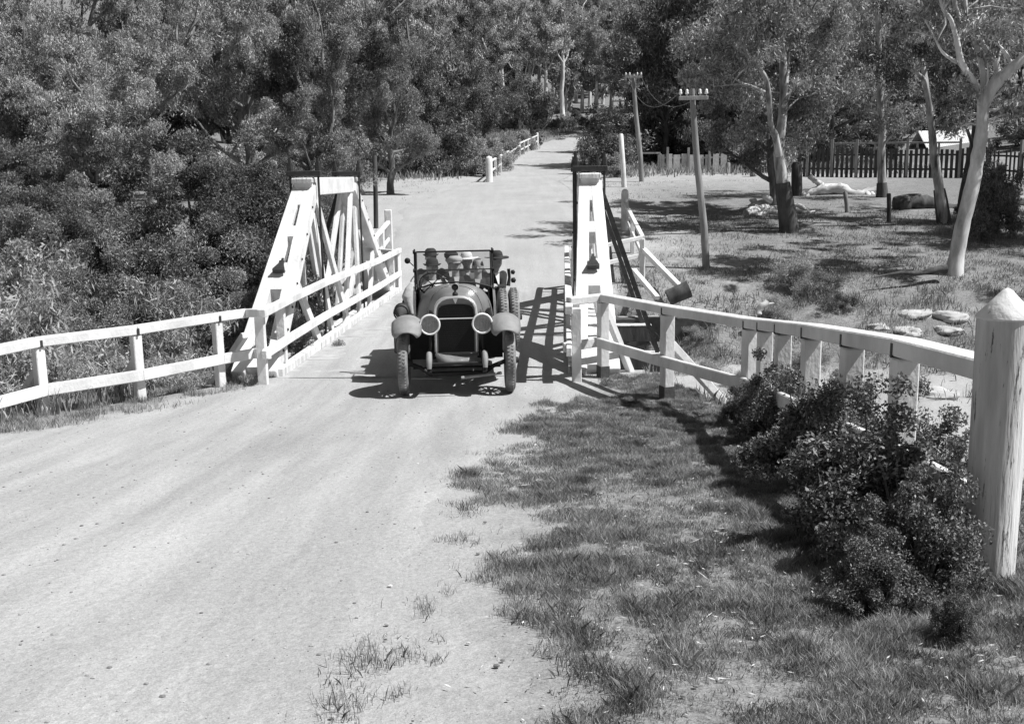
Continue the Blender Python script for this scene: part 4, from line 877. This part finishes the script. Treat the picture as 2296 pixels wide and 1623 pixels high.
def ORD(lst, k, rev=False):
    xs = sorted([q[0]+i*1e-4 for i, q in enumerate(lst)], reverse=rev); return _o[xs.index(lst[k][0]+k*1e-4)]
def put(proto, x, y, s=1., rz=0., label=None, zoff=0., z=None, sx=1.):
    key = proto.name
    o = proto if key not in _used else copytree(proto); _used.add(key)
    o.location = (x, y, (H1(x, y) if z is None else z)+zoff); o.rotation_euler = (0, 0, rz); o.scale = (s*sx, s*sx, s)
    if label: o['label'] = label
    return o
rn = random.Random(4)
def height_to(px, ty, Y): return P(px, ty, Y)[2]-H1(P(px, ty, Y)[0], Y)
# big wattles on the creek bank, left
wat = [bush_proto(21+k, 2.6, 4.6, 150, 950, .34, .075, .02, 'wattle', None, 'leafd' if k else 'leafd', name='wattle_tree', cat='tree', up=.25) for k in range(3)]
wlist = [(30, 250, 31, 1.0, 'dark wattle high at the left frame edge behind the pale one'), (120, 300, 29, 1.0, 'dark wattle just right of the left frame edge'), (680, 330, 31, 1.0, 'dark wattle peeping above the left truss top'), (420, 165, 26.5, 1.35, 'tallest dark bushy wattle rising behind the left bridge rail'), (575, 250, 28, 1.1, 'dark wattle close behind the left truss'), (240, 330, 25, 1.15, 'rounded wattle left of the tallest one'), (330, 420, 21.5, 1.0, 'wattle in front of the tallest one, above the left fence'),
         (520, 470, 20.5, 1.0, 'dense wattle right beside the left truss top'), (140, 590, 18.5, 1.0, 'low wattle behind the left fence near the frame edge'), (600, 560, 18.2, .8, 'low dark bush between the fence and the left truss'), (380, 600, 17.5, 1.0, 'low wattle behind the middle of the left fence'), (60, 420, 26, 1.1, 'pale edged wattle at the left frame edge'), (250, 560, 19.5, .9, 'middle wattle just above the left fence rail')]
for k, (x, ty, Yd, sx, lb) in enumerate(wlist):
    q = P(x, ty, Yd); g = H1(q[0], Yd); h = q[2]-g; put(wat[k % 3], q[0], Yd, h/4.9, rn.uniform(0, 6), lb, sx=sx*(1 if h < 6 else .8))
WL = bush_proto(31, 1.5, 2.6, 90, 600, .3, .09, .022, 'pale leaved bush high at the left edge above the fence', None, 'leafl', name='shrub', up=.2)
for x, ty, Yd, lb in ((75, 470, 20, 'pale leaved bush at the left edge above the fence, farther one'), (45, 570, 18, 'pale leaved bush at the left edge above the fence, nearer one')):
    q = P(x, ty, Yd); h = q[2]-H1(q[0], Yd); put(WL, q[0], Yd, h/2.7, ty, lb, sx=.75)
# feathery light scrub beneath the left fence
scr = [bush_proto(41+k, 1.0, 1.5, 44, 300, .26, .10, .015, 'scrub', None, 'leafl', up=.5, stems=6) for k in range(2)]
sl_ = [(60, 640, 16.5), (150, 700, 15.6), (40, 860, 14), (150, 830, 14.4), (235, 790, 14.8), (360, 760, 15.6), (410, 800, 15.9), (290, 860, 14.6), (520, 740, 16.9), (440, 720, 17), (20, 760, 15), (330, 700, 17)]
for k, (x, ty, Yd) in enumerate(sl_):
    q = P(x, ty, Yd); g = H1(q[0], Yd); h = max(.6, q[2]-g); o = put(scr[k % 2], q[0], Yd, h/1.55, rn.uniform(0, 6), 'light feathery scrub plant behind the left fence, '+ORD(sl_, k)+' from the left frame edge', sx=1.0); o['group'] = 'light scrub behind the left fence'
# scrub on the creek banks, right side
sr = [(1590, 700, 23.5, .5), (1650, 735, 22, .5), (1780, 575, 27.5, 1.0), (1830, 600, 27, .9), (1745, 640, 26, .7), (1880, 640, 26, .6), (1600, 740, 19, .6), (1655, 760, 17.5, .7), (1700, 770, 16, .6), (1480, 700, 24.5, .4), (1560, 690, 25.5, .45), (1760, 690, 24, .6), (1830, 690, 24, .6), (1900, 720, 23, .4), (1560, 790, 16.5, .5), (1630, 800, 14.5, .7), (1740, 790, 13.5, .6), (1860, 770, 14, .7), (1960, 770, 15, .5), (2120, 780, 12, .6), (2130, 870, 9.5, .6), (1960, 830, 11, .6)]
scr2 = [bush_proto(51+k, .8, 1.2, 38, 220, .24, .08, .014, 'scrub', None, ['leafl', 'leaf'][k], up=.5, stems=5) for k in range(2)]
for k, (x, ty, Yd, hh) in enumerate(sr):
    q = P(x, ty, Yd); o = put(scr2[k % 2], q[0], Yd, hh/1.2, rn.uniform(0, 6), 'knee high scrub plant on the creek bank, '+ORD(sr, k)+' counted rightward from the bridge', sx=1.3); o['group'] = 'scrub on the right creek bank'
# big dark foreground bush (several plants)
fb = [bush_proto(61+k, .66, 1.0, 120, 210, .13, .036, .017, 'bush', None, 'leafb', stems=60, name='shrub') for k in range(3)]
fl = [(1735, 1000, .8, .9, 'dark leafy bush farthest along the right verge fence'), (1840, 1110, .9, 1.0, 'dark bush before the middle fence posts on the right'), (1940, 1240, .85, 1.05, 'largest dark bush left of the capped post'), (2050, 1340, .6, .9, 'dark bush at the left foot of the capped post'), (1930, 1400, .4, .9, 'low sprawling bush in front of the capped post'),
      (2030, 1120, .75, .9, 'bush growing through the rail near the capped post'), (2150, 1250, .55, .7, 'bush directly behind the capped post foot'), (1660, 965, .5, .8, 'small dark bush at the left tip of the thicket'), (2120, 1470, .25, .7, 'low bush at the bottom right below the capped post'), (1900, 1030, .7, .9, 'dark bush behind the middle of the right thicket')]
for k, (x, y, h, sx, lb) in enumerate(fl):
    g = G(x, y, 3, 16) if k not in (5, 6, 9) else None
    if g is None: q = {5: (2.55, 6.5), 6: (2.75, 6.1), 9: (2.5, 8.2)}[k]; g = np.array([q[0], q[1], 0])
    put(fb[k % 3], g[0]+.1, g[1]+.15, h/.95, rn.uniform(0, 6), lb, sx=sx)
# forest protos
G1 = [gum_proto(70+k, 15, 4.6, .36, 9, 420, .85, .24, .06, 'gum', None, lm='leaf', bm_='barkm', maxtips=190) for k in range(3)]
G2 = [gum_proto(80+k, 14, 4.0, .36, 7, 170, .95, .38, .11, 'gum', None, lm=['leaf', 'leafl', 'leafd'][k], bm_='barkm', maxtips=140, minr=.03) for k in range(3)]
G3 = [gum_proto(90+k, 13, 3.8, .3, 7, 60, 1.15, .7, .24, 'gum', None, lm='leaf_hazed', bm_='bark', maxtips=100, minr=.05) for k in range(3)]
GD = [gum_proto(95+k, 13, 4.2, .25, 9, 260, .95, .3, .08, 'gum', None, lm='leafd', bm_='barkd', maxtips=120) for k in range(2)]
UB = [bush_proto(100+k, 2.0, 3.0, 70, 170, .5, .22, .06, 'under', None, ['leaf', 'leafd', 'leafl'][k], stems=6, name='shrub') for k in range(3)]
def near_gum(x, ty, Yd, lb, proto, sx=1.):
    q = P(x, ty, Yd); h = q[2]-H1(q[0], Yd); put(proto, q[0], Yd, h/15.5, rn.uniform(0, 6), lb, sx=sx)
NG = [(500, -160, 64, 'tall gum behind the gap at the top left of the picture'), (700, -60, 44, 'drooping gum tree rising behind the left truss'), (860, 20, 52, 'gum tree behind the left wing fence and dark pole'), (120, -120, 40, 'gum tree with speckled crown at the upper left corner'), (300, -60, 46, 'gum tree directly behind the tallest wattle'), (520, -150, 50, 'tall gum between the upper left corner and the left truss'),
      (20, 60, 34, 'nearer gum at the left frame edge'), (180, 60, 33, 'nearer gum with leaning pale limbs behind the left wattles'), (700, 120, 36, 'gum with a pale dead limb just behind the wattles, right')]
for k, (x, ty, Yd, lb) in enumerate(NG): near_gum(x, ty, Yd, lb, G1[k % 3])
def RL(spots, k, sd):
    base = {'left': [71, 80, 92], 'right': [74, 84, 98]}[sd]
    for nm, b in zip(('front', 'second', 'third'), base):
        if abs(spots[k][1]-b) <= 4.01:
            row = [q for q in spots if abs(q[1]-b) <= 4.01]; j = [i for i, q in enumerate(row) if q == spots[k]][0]; vis = [q for q in row if 0 <= q[0] <= 2296]
            if not (0 <= spots[k][0] <= 2296): return 'gum tree outside the picture beside the %s forest' % sd
            return ('%s row gum left of the far road, %s leftward from the road' if sd == 'left' else '%s row dark gum behind the right fences, %s rightward from the road') % (nm, ORD(vis, vis.index(spots[k]), sd == 'left'))
    return 'gum tree deep in the dense forest behind the sandy clearing, left of the far road' if sd == 'left' else 'dark gum tree deep in the forest behind the fences, right of the far road'
# forest rows behind the clearing: left and centre
spots = []
for Yd, x0, x1, st in ((71, -300, 1010, 125), (80, -350, 1030, 120), (92, -400, 1060, 120), (106, -200, 1120, 105), (122, 500, 1190, 95), (140, 600, 1270, 85), (158, 850, 1420, 80), (178, 850, 1500, 75)):
    x = x0
    while x < x1: spots.append((x+rn.uniform(-30, 30), Yd+rn.uniform(-4, 4))); x += st
for k, (x, Yd) in enumerate(spots):
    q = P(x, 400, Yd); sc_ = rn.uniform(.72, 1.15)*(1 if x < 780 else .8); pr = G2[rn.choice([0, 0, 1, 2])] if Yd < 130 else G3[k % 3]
    if Yd < 130 and k % 5 == 0: pr = GD[k % 2]
    o = put(pr, q[0], Yd, sc_, rn.uniform(0, 6), RL(spots, k, 'left'))
    o['group'] = 'gum trees in the forest left of the far road'
# right forest, darker
spots = []
for Yd, x0, x1, st in ((74, 1480, 2500, 130), (84, 1540, 2600, 120), (98, 1560, 2600, 110), (114, 1530, 2600, 110), (134, 1450, 2500, 100), (156, 1400, 2400, 100)):
    x = x0
    while x < x1: spots.append((x+rn.uniform(-30, 30), Yd+rn.uniform(-4, 4))); x += st
for k, (x, Yd) in enumerate(spots):
    q = P(x, 400, Yd)
    if -230 < x-2135 < (230 if Yd < 78 else 330) and Yd < 104: continue
    o = put(GD[k % 2] if rn.random() < .75 else G2[0], q[0], Yd, rn.uniform(.95, 1.35), rn.uniform(0, 6), RL(spots, k, 'right'))
    o['group'] = 'dark trees in the forest right of the far road'
GS = gum_proto(111, 14, 2.6, .68, 5, 150, .9, .4, .11, 'gum', None, lm='leaf_hazed', bm_='bark', maxtips=60)
ss = [(1010, 148), (1060, 152), (1095, 147), (1130, 155), (1160, 148), (1225, 150), (1248, 162), (1262, 150), (1280, 158), (1292, 170), (1305, 156), (1322, 164), (1338, 155), (1352, 168), (1370, 158), (1210, 160), (1188, 150)]
for k, (x, Yd) in enumerate(ss):
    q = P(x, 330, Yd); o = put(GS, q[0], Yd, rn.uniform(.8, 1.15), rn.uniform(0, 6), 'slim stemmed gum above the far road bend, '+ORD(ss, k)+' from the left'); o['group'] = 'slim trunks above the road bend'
# hillside
k = 0
for Yd in (205, 230, 258, 290, 325, 365, 405):
    x = -60
    while x < 1750:
        if x < 620 and Yd < 280: x += 100; continue
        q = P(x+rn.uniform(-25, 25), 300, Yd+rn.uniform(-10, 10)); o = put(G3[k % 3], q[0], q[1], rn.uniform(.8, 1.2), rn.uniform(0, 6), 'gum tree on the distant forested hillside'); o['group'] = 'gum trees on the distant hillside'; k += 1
        x += 2300*9.5/Yd
# undergrowth along the forest edge and the far road
und = []
for x in range(560, 1100, 30): und.append((x, 67+rn.uniform(-1, 3)))
for x in range(700, 1080, 60): und.append((x, 74+rn.uniform(-1, 3)))
for x in range(120, 600, 60): und.append((x, 60+rn.uniform(-3, 3)))
for x in range(1110, 1390, 22): und.append((x-15, 138+rn.uniform(-2, 4)))
for (x, y) in ((1150, 84), (1175, 96), (1195, 104), (1215, 116), (1130, 72), (1105, 66), (1100, 78), (1060, 70), (1240, 150)): und.append((x-18, y))
for k, (x, Yd) in enumerate(und):
    q = P(x, 400, Yd); o = put(UB[k % 3], q[0], Yd, rn.uniform(.7, 1.25) if x < 1080 else rn.uniform(.45, .7), rn.uniform(0, 6), 'undergrowth shrub at the far forest edge, '+ORD(und, k)+' from the left'); o['group'] = 'undergrowth shrubs along the far forest edge'
und = [(1300, 66, .3), (1350, 68, .6), (1366, 66, 1.0), (1382, 72, 1.5), (1395, 82, 1.4), (1420, 95, 1.3), (1425, 76, 1.2), (1362, 74, 1.0), (1400, 110, 1.3), (1390, 122, 1.3), (1460, 80, 1.2), (1500, 78, 1.2), (1380, 62, .5), (1580, 74, 1.1), (1660, 70, 1.1), (1730, 66, 1.1), (1700, 80, 1.4), (1620, 84, 1.3), (1760, 78, 1.3), (1820, 72, .9), (1860, 84, 1.3), (1910, 92, 1.4), (1960, 78, 1.1), (2010, 96, 1.4), (2060, 104, 1.5), (2120, 104, 1.5), (2180, 104, 1.5), (2280, 78, 1.2), (2330, 74, 1.2), (1560, 92, 1.5), (1660, 102, 1.6), (1760, 108, 1.6), (1860, 112, 1.7), (1960, 116, 1.7)]
for k, (x, Yd, s_) in enumerate(und):
    q = P(x, 400, Yd); o = put(UB[1] if k % 3 else UB[0], q[0], Yd, s_, rn.uniform(0, 6), 'dark shrub beside the right side of the far road, '+ORD(und, k)+' counted from the road'); o['group'] = 'dark shrubs right of the far road'
# dense conifer-like dark tree beside the far road
# ---- hero gums, right
def hero(label, Y, limbs, clump_px, per, rad, base_r, seed, dark=None, lm='leaf', bm_='barks', leafL=.17, leafW=.045, twig=True):
    """limbs: list of (pixel polyline, r0, r1, depth offset at the end)"""
    rg = np.random.default_rng(seed); f = limbs[0][0][0]; b = P(f[0], f[1], Y); g = H1(b[0], b[1]); e = empty('gum_tree', (b[0], b[1], g), label, 'tree'); off = np.array(e.location)
    mb = MB(); tips = []; allp = []
    for (px, ra, rb, dy) in limbs:
        pts = [P(x, y, Y+dy*k/max(1, len(px)-1))-off for k, (x, y) in enumerate(px)]
        # smooth subdivide
        q = []
        for k in range(len(pts)-1):
            p0 = pts[max(k-1, 0)]; p1 = pts[k]; p2 = pts[k+1]; p3 = pts[min(k+2, len(pts)-1)]
            for t in (0, .33, .66): q.append(.5*((2*p1)+(-p0+p2)*t+(2*p0-5*p1+4*p2-p3)*t*t+(-p0+3*p1-3*p2+p3)*t**3))
        q.append(pts[-1]); n = len(q); rr = [ra+(rb-ra)*k/(n-1) for k in range(n)]
        if limbs[0][0] is px: q = [q[0]-[0, 0, .5]]+q; rr = [ra*1.15]+rr; rr[1] = ra*1.12
        rr = [r*(1+rg.normal()*.04) for r in rr]
        rr = [r*.9 for r in rr]; mb.tube(q, rr, 12, cap=True); allp += q[len(q)//2:]
        if twig:
            for j in range(len(q)*3//4 if limbs[0][0] is not px else len(q)*5//6, len(q)):
                for _ in range(2):
                    d = rg.normal(size=3); d[2] = abs(d[2])*.6+.2; d /= np.linalg.norm(d); ln = rg.uniform(.8, 2.2); p = q[j]; pp = [p]; 
                    for s in range(3): d = d+rg.normal(size=3)*.25; d /= np.linalg.norm(d); p = p+d*ln/3; pp.append(p)
                    mb.tube(pp, [min(.05, rr[j]*.5), .03, .018, .01], 5, cap=False); tips.append(pp[-1]); tips.append(pp[-2])
    mb.build('trunk', M[bm_], e)
    C = list(tips)
    for (x, y, rx, ry, n, dy) in clump_px:
        for _ in range(int(n*.5)):
            a = rg.uniform(0, 6.283); r = math.sqrt(rg.random()); C.append(P(x+rx*r*math.cos(a), y+ry*r*math.sin(a), Y+dy+rg.uniform(.9, 4.5))-off)
    if C:
        c = clumps(np.array(C), rad*rg.uniform(.5, 1.3, len(C)), per, rg, (1, 1, .85)); V, F = leaves(c, leafL, leafW, rg, .6); npmesh('crown', V, F, M[lm], e)
    if dark:   # dark rough bark stocking at the foot
        px, ra, rb = dark; mb = MB(); pts = [P(x, y, Y)-off for x, y in px]; mb.tube([pts[0]-[0, 0, .3]]+pts, [ra*1.3]+list(np.linspace(ra*1.24, rb*1.06, len(pts))), 14, cap=False); mb.build('rough_bark', M['barkd'], e)
    return e
hero('big gum tree with dark foot standing left of the woodpile and fallen log', 35.5, [
    ([(1769, 512), (1764, 473), (1757, 430), (1752, 390), (1746, 345), (1750, 300), (1755, 255), (1758, 180), (1752, 90), (1749, 0), (1745, -130)], .27, .11, .5),
    ([(1747, 350), (1738, 305), (1728, 279), (1724, 219), (1718, 180), (1698, 147), (1680, 126), (1640, 60), (1600, 0)], .14, .035, -1.5),
    ([(1714, 207), (1690, 196), (1668, 189), (1640, 190), (1600, 194)], .07, .02, -1), ([(1668, 189), (1640, 172), (1618, 158)], .05, .015, -.5),
    ([(1757, 240), (1770, 210), (1785, 186), (1800, 160), (1818, 132)], .08, .02, 1), ([(1754, 262), (1775, 235), (1790, 222)], .05, .015, .5),
    ([(1764, 190), (1768, 150), (1772, 100), (1785, 60)], .07, .02, 1), ([(1752, 90), (1780, 30), (1810, -20)], .07, .02, 1), ([(1750, 60), (1715, 10), (1690, -40)], .06, .02, -1)],
    [(1690, 130, 120, 110, 46, -1), (1840, 120, 90, 110, 34, 1), (1640, 250, 100, 50, 18, -1), (1800, 250, 70, 60, 16, 1), (1750, 20, 150, 70, 34, 0), (1680, 310, 60, 25, 8, 0), (1800, 310, 50, 30, 8, 0)], 230, .55, .27, 1, ([(1769, 512), (1764, 473), (1757, 430), (1755, 410)], .27, .235))
hero('slim pale gum trunk between the white log and the short dark stake', 45, [
    ([(1974, 466), (1978, 430), (1976, 359), (1977, 300), (1974, 230), (1972, 168), (1970, 90), (1966, 0), (1960, -120)], .22, .1, .3),
    ([(1979, 325), (2005, 300), (2037, 284)], .06, .03, -.5), ([(1984, 225), (2010, 200), (2043, 177)], .09, .04, -.5), ([(1973, 150), (1945, 110), (1920, 60)], .08, .03, .5), ([(1970, 80), (1995, 30), (2010, -30)], .08, .03, .5)],
    [(1930, 120, 90, 110, 34, 0), (2030, 110, 60, 90, 26, 0), (1910, 210, 60, 40, 10, 0), (1960, 10, 110, 60, 26, 0)], 210, .62, .2, 2, ([(1974, 466), (1978, 430), (1977, 410)], .22, .2))
hero('curved dark footed gum standing left of the shed', 36.5, [
    ([(2121, 528), (2114, 480), (2103, 404), (2094, 345), (2090, 300), (2084, 245), (2076, 195), (2067, 174), (2037, 153), (1998, 144)], .22, .04, -1),
    ([(2077, 200), (2072, 160), (2062, 120), (2060, 60), (2055, -40)], .12, .05, .5), ([(2090, 290), (2110, 260), (2130, 235)], .06, .02, -.5), ([(2070, 170), (2085, 140), (2092, 120)], .06, .02, -.5)],
    [(2050, 110, 70, 90, 26, 0), (2000, 190, 50, 60, 12, 0), (2090, 60, 60, 60, 18, 0)], 200, .5, .2, 3, ([(2121, 528), (2116, 495), (2110, 450), (2106, 425)], .225, .185))
hero('large leaning white barked gum forking high at the right edge', 28, [
    ([(2140, 607), (2146, 570), (2157, 510), (2172, 450), (2186, 390), (2196, 330), (2203, 280), (2204, 234)], .24, .17, 0),
    ([(2203, 245), (2190, 195), (2157, 144), (2145, 90), (2132, 45), (2115, 21), (2098, -50)], .11, .045, -.6), ([(2146, 95), (2152, 50), (2140, 0), (2138, -60)], .07, .04, .3),
    ([(2204, 240), (2207, 205), (2203, 160), (2189, 100), (2170, 50), (2162, -30)], .11, .05, .6), ([(2203, 240), (2225, 195), (2266, 156), (2296, 130), (2360, 80), (2420, 20)], .2, .1, -.4),
    ([(2240, 180), (2232, 140), (2205, 100), (2190, 60)], .1, .04, .4), ([(2206, 200), (2222, 180), (2232, 165)], .05, .03, .2), ([(2272, 150), (2255, 120), (2238, 100)], .07, .03, .2), ([(2145, 140), (2115, 120), (2095, 85)], .06, .02, -.3)],
    [(2230, 60, 90, 70, 20, .5), (2110, 60, 60, 60, 12, .5), (2270, 250, 40, 60, 8, .5), (2350, 60, 80, 80, 16, 0), (2200, -60, 150, 60, 24, 0)], 150, .42, .3, 4, bm_='bark')
hero('dark rough gum trunk rising behind the leaning white barked gum', 37, [
    ([(2158, 505), (2160, 450), (2170, 390), (2180, 345), (2190, 280), (2200, 200), (2215, 120), (2220, 20), (2222, -80)], .21, .1, .5), ([(2182, 330), (2165, 280), (2150, 240)], .08, .03, 0)],
    [(2230, 160, 60, 90, 20, .5), (2260, 60, 70, 80, 20, .5)], 200, .55, .2, 5, bm_='barkd', lm='leafd')
# crowns outside the frame on the right that throw the tree shadows onto the grass
for k, (x, y, s_, lb) in enumerate([(10.5, 41, .62, 'gum tree on the right bank whose crown shades the clearing, behind the near trunk'), (22, 32, .8, 'gum tree beyond the right frame edge near the leaning white gum'), (27, 35, .9, 'gum tree beyond the right frame edge beside the dark fence'), (20.5, 24, .7, 'gum beyond the right frame edge by the creek')]):
    put(G1[k % 3], x, y, s_, rn.uniform(0, 6), lb)
hs = [(2218, 430, 37, 2.6), (2235, 505, 34, 2.2), (2200, 530, 33, 1.2)]
for k, (x, ty, Yd, hh) in enumerate(hs):
    q = P(x, ty, Yd); o = put(UB[1], q[0], Yd, hh/3, k*1.3, ['tall dark shrub behind the leaning white gum', 'rounded dark shrub right of the leaning gum foot', 'low dark shrub at the right foot of the leaning gum'][k], sx=.6)
# ---------------------------------------------------------------- grass
rg = np.random.default_rng(9)
def blades(name, X, Y, hh, ww, label, lean=.5, m='grass'):
    n = len(X); Z = hgt(X, Y); az = rg.uniform(0, 2*np.pi, n); base = np.stack([X, Y, Z-.01], 1); sd = np.stack([np.cos(az), np.sin(az), 0*az], 1)
    ld = rg.uniform(0, 2*np.pi, n); lm = lean*hh*rg.uniform(.1, 1, n); tip = base+np.stack([np.cos(ld)*lm, np.sin(ld)*lm, hh], 1); mid = base+np.stack([np.cos(ld)*lm*.35, np.sin(ld)*lm*.35, hh*.6], 1)
    V = np.stack([base-sd*ww[:, None]*.5, base+sd*ww[:, None]*.5, mid+sd*ww[:, None]*.35, tip, mid-sd*ww[:, None]*.35], 1).reshape(-1, 3); F = np.arange(5*n).reshape(n, 5)
    o = npmesh(name, V, F, M[m]); o['kind'] = 'stuff'; o['label'] = label; o['category'] = 'grass'; return o
def scatter(n, x0, x1, y0, y1, dens):
    X = rg.uniform(x0, x1, n); Y = rg.uniform(y0, y1, n); k = rg.random(n) < dens(X, Y); return X[k], Y[k]
def d_verge(X, Y):
    e = X-ROADN_R(Y); ln = fbm(X, Y, .9, 31); tuft = fbm(X, Y, .22, 33, 3); base = sst(-.3, 1.3, e)
    a = np.clip(base*1.05+(ln-.5)*2.2+(fbm(X, Y, .35, 77)-.5)*1.2-.02, 0, 1)*sst(-.3, .25, X-ROADN_R(Y)); f = fbm(X, Y, .07, 35, 2)
    return a*np.clip(.50+(tuft-.42)*2.4+(f-.5)*1.2, .0, 1)*(X < np.interp(Y, FENCE_Y, FENCE_X)+1.2)
X, Y = scatter(2500000, -.9, 3.6, 2.6, 15.2, d_verge); tf = fbm(X, Y, .22, 33, 3)
blades('grass', X, Y, (.016+.030*fbm(X, Y, 1.1, 51)+.055*np.clip(tf-.46, 0, 1)*2.2)*rg.uniform(.5, 1.5, len(X)), rg.uniform(.0018, .0042, len(X)), 'patchy dry grass tufts on the right verge', .9)
def d_left(X, Y):
    return sst(-.35, .5, ROADN_L(Y)-X)*np.clip((fbm(X, Y, .4, 37)-.33)*3, 0, 1)*(Y < 15.5)
X, Y = scatter(160000, -8, -3.4, 9, 15.6, d_left)
blades('grass', X, Y, rg.uniform(.02, .11, len(X)), rg.uniform(.004, .009, len(X)), 'dry grass along the foot of the left fence', .7)
def d_bank(X, Y):
    v = vegf(X, Y); return np.clip(v*1.3-.1, 0, 1)*(1-.55*sst(27, 31, Y))*np.clip((fbm(X, Y, .7, 39)-.36)*3.5, 0, 1)*((X < ROADN_L(Y)-1) | (X > np.interp(Y, FENCE_Y, FENCE_X)+.3) | (Y > 26))
X, Y = scatter(420000, 1.8, 22, 6, 40, d_bank)
blades('grass', X, Y, rg.uniform(.03, .14, len(X))*(1+.9*(Y < 27)), rg.uniform(.01, .02, len(X)), 'rough grass covering the creek banks right of the bridge', .8)
X, Y = scatter(160000, -14, -4.2, 8, 31, d_bank)
blades('grass', X, Y, rg.uniform(.1, .4, len(X)), rg.uniform(.012, .025, len(X)), 'rank grass on the creek bank below the left fence', .7)
def d_edge(X, Y):
    l = np.where(X < .5*(ROADF_L(Y)+ROADF_R(Y)), ROADF_L(Y)-X, X-ROADF_R(Y)); return sst(0, 2.5, l)*sst(60, 66, Y)*np.clip((fbm(X, Y, 1.5, 43)-.3)*3, 0, 1)
X, Y = scatter(110000, -14, 26, 60, 140, d_edge)
blades('grass', X, Y, rg.uniform(.15, .6, len(X)), rg.uniform(.04, .09, len(X)), 'grass and weeds along both sides of the far road', .6)
X, Y = scatter(26000, -9, 16, 27, 62, lambda X, Y: np.clip((fbm(X, Y, 2.2, 47)-.55)*5, 0, 1)*((X < ROADF_L(Y)-.5) | (X > ROADF_R(Y)+.5)))
blades('grass', X, Y, rg.uniform(.03, .1, len(X)), rg.uniform(.012, .025, len(X)), 'sparse short grass on the sandy clearing', .8)
# dry leaves, bark strips and twigs lying on the verge
X, Y = scatter(9000, -.4, 3.4, 2.8, 14.5, lambda X, Y: np.clip(sst(-.2, 1.2, X-ROADN_R(Y))*(X < np.interp(Y, FENCE_Y, FENCE_X)+.8)*(.2+fbm(X, Y, .6, 61)), 0, 1)*.8)
n = len(X); az = rg.uniform(0, 6.283, n); ln = rg.uniform(.012, .04, n)*(1+5*(rg.random(n) > .97)); wd = np.where(ln > .06, .006, ln*.22); z = hgt(X, Y)+rg.uniform(.005, .03, n)
d = np.stack([np.cos(az), np.sin(az), rg.uniform(-.15, .15, n)], 1); s = np.stack([-np.sin(az), np.cos(az), rg.uniform(-.4, .4, n)], 1); c = np.stack([X, Y, z], 1)
V = np.stack([c-d*ln[:, None]*.5, c+s*wd[:, None]*.5, c+d*ln[:, None]*.5, c-s*wd[:, None]*.5], 1).reshape(-1, 3)
o = npmesh('leaf_litter', V, np.arange(4*n).reshape(n, 4), mat('dry_litter', .25, .6, 3, .7, island=.7)); o['kind'] = 'stuff'; o['label'] = 'dry leaves and bark strips littering the right verge'; o['category'] = 'leaf litter'
# pebbles and litter on the road
mb = MB(); rg = np.random.default_rng(17); bm = bmesh.new(); bmesh.ops.create_icosphere(bm, subdivisions=1, radius=1); iv = np.array([v.co[:] for v in bm.verts]); ifc = np.array([[v.index for v in f.verts] for f in bm.faces]); bm.free()
n = 5000; X = rg.uniform(-8, 2.2, n); Y = 3+rg.random(n)**1.2*12.2; s = .0025+.010*rg.random(n)**9; Z = hgt(X, Y)+.012
V = (iv[None]*s[:, None, None]*np.array([1.3, 1, .6])+np.stack([X, Y, Z], 1)[:, None]).reshape(-1, 3); F = (ifc[None]+(np.arange(n)*len(iv))[:, None, None]).reshape(-1, 3)
o = npmesh('pebbles', V, F, mat('pebble', .12, .45, 3, .9, island=.5)); o['kind'] = 'stuff'; o['label'] = 'loose pebbles scattered on the dusty road'; o['category'] = 'pebbles'
# unused prototypes are removed
for o in list(sc.collection.objects):
    if o.parent is None and o.type == 'EMPTY' and o.get('label') in ('gum', 'under', 'wattle', 'scrub', 'bush'):
        for c in list(o.children): bpy.data.objects.remove(c)
        bpy.data.objects.remove(o)
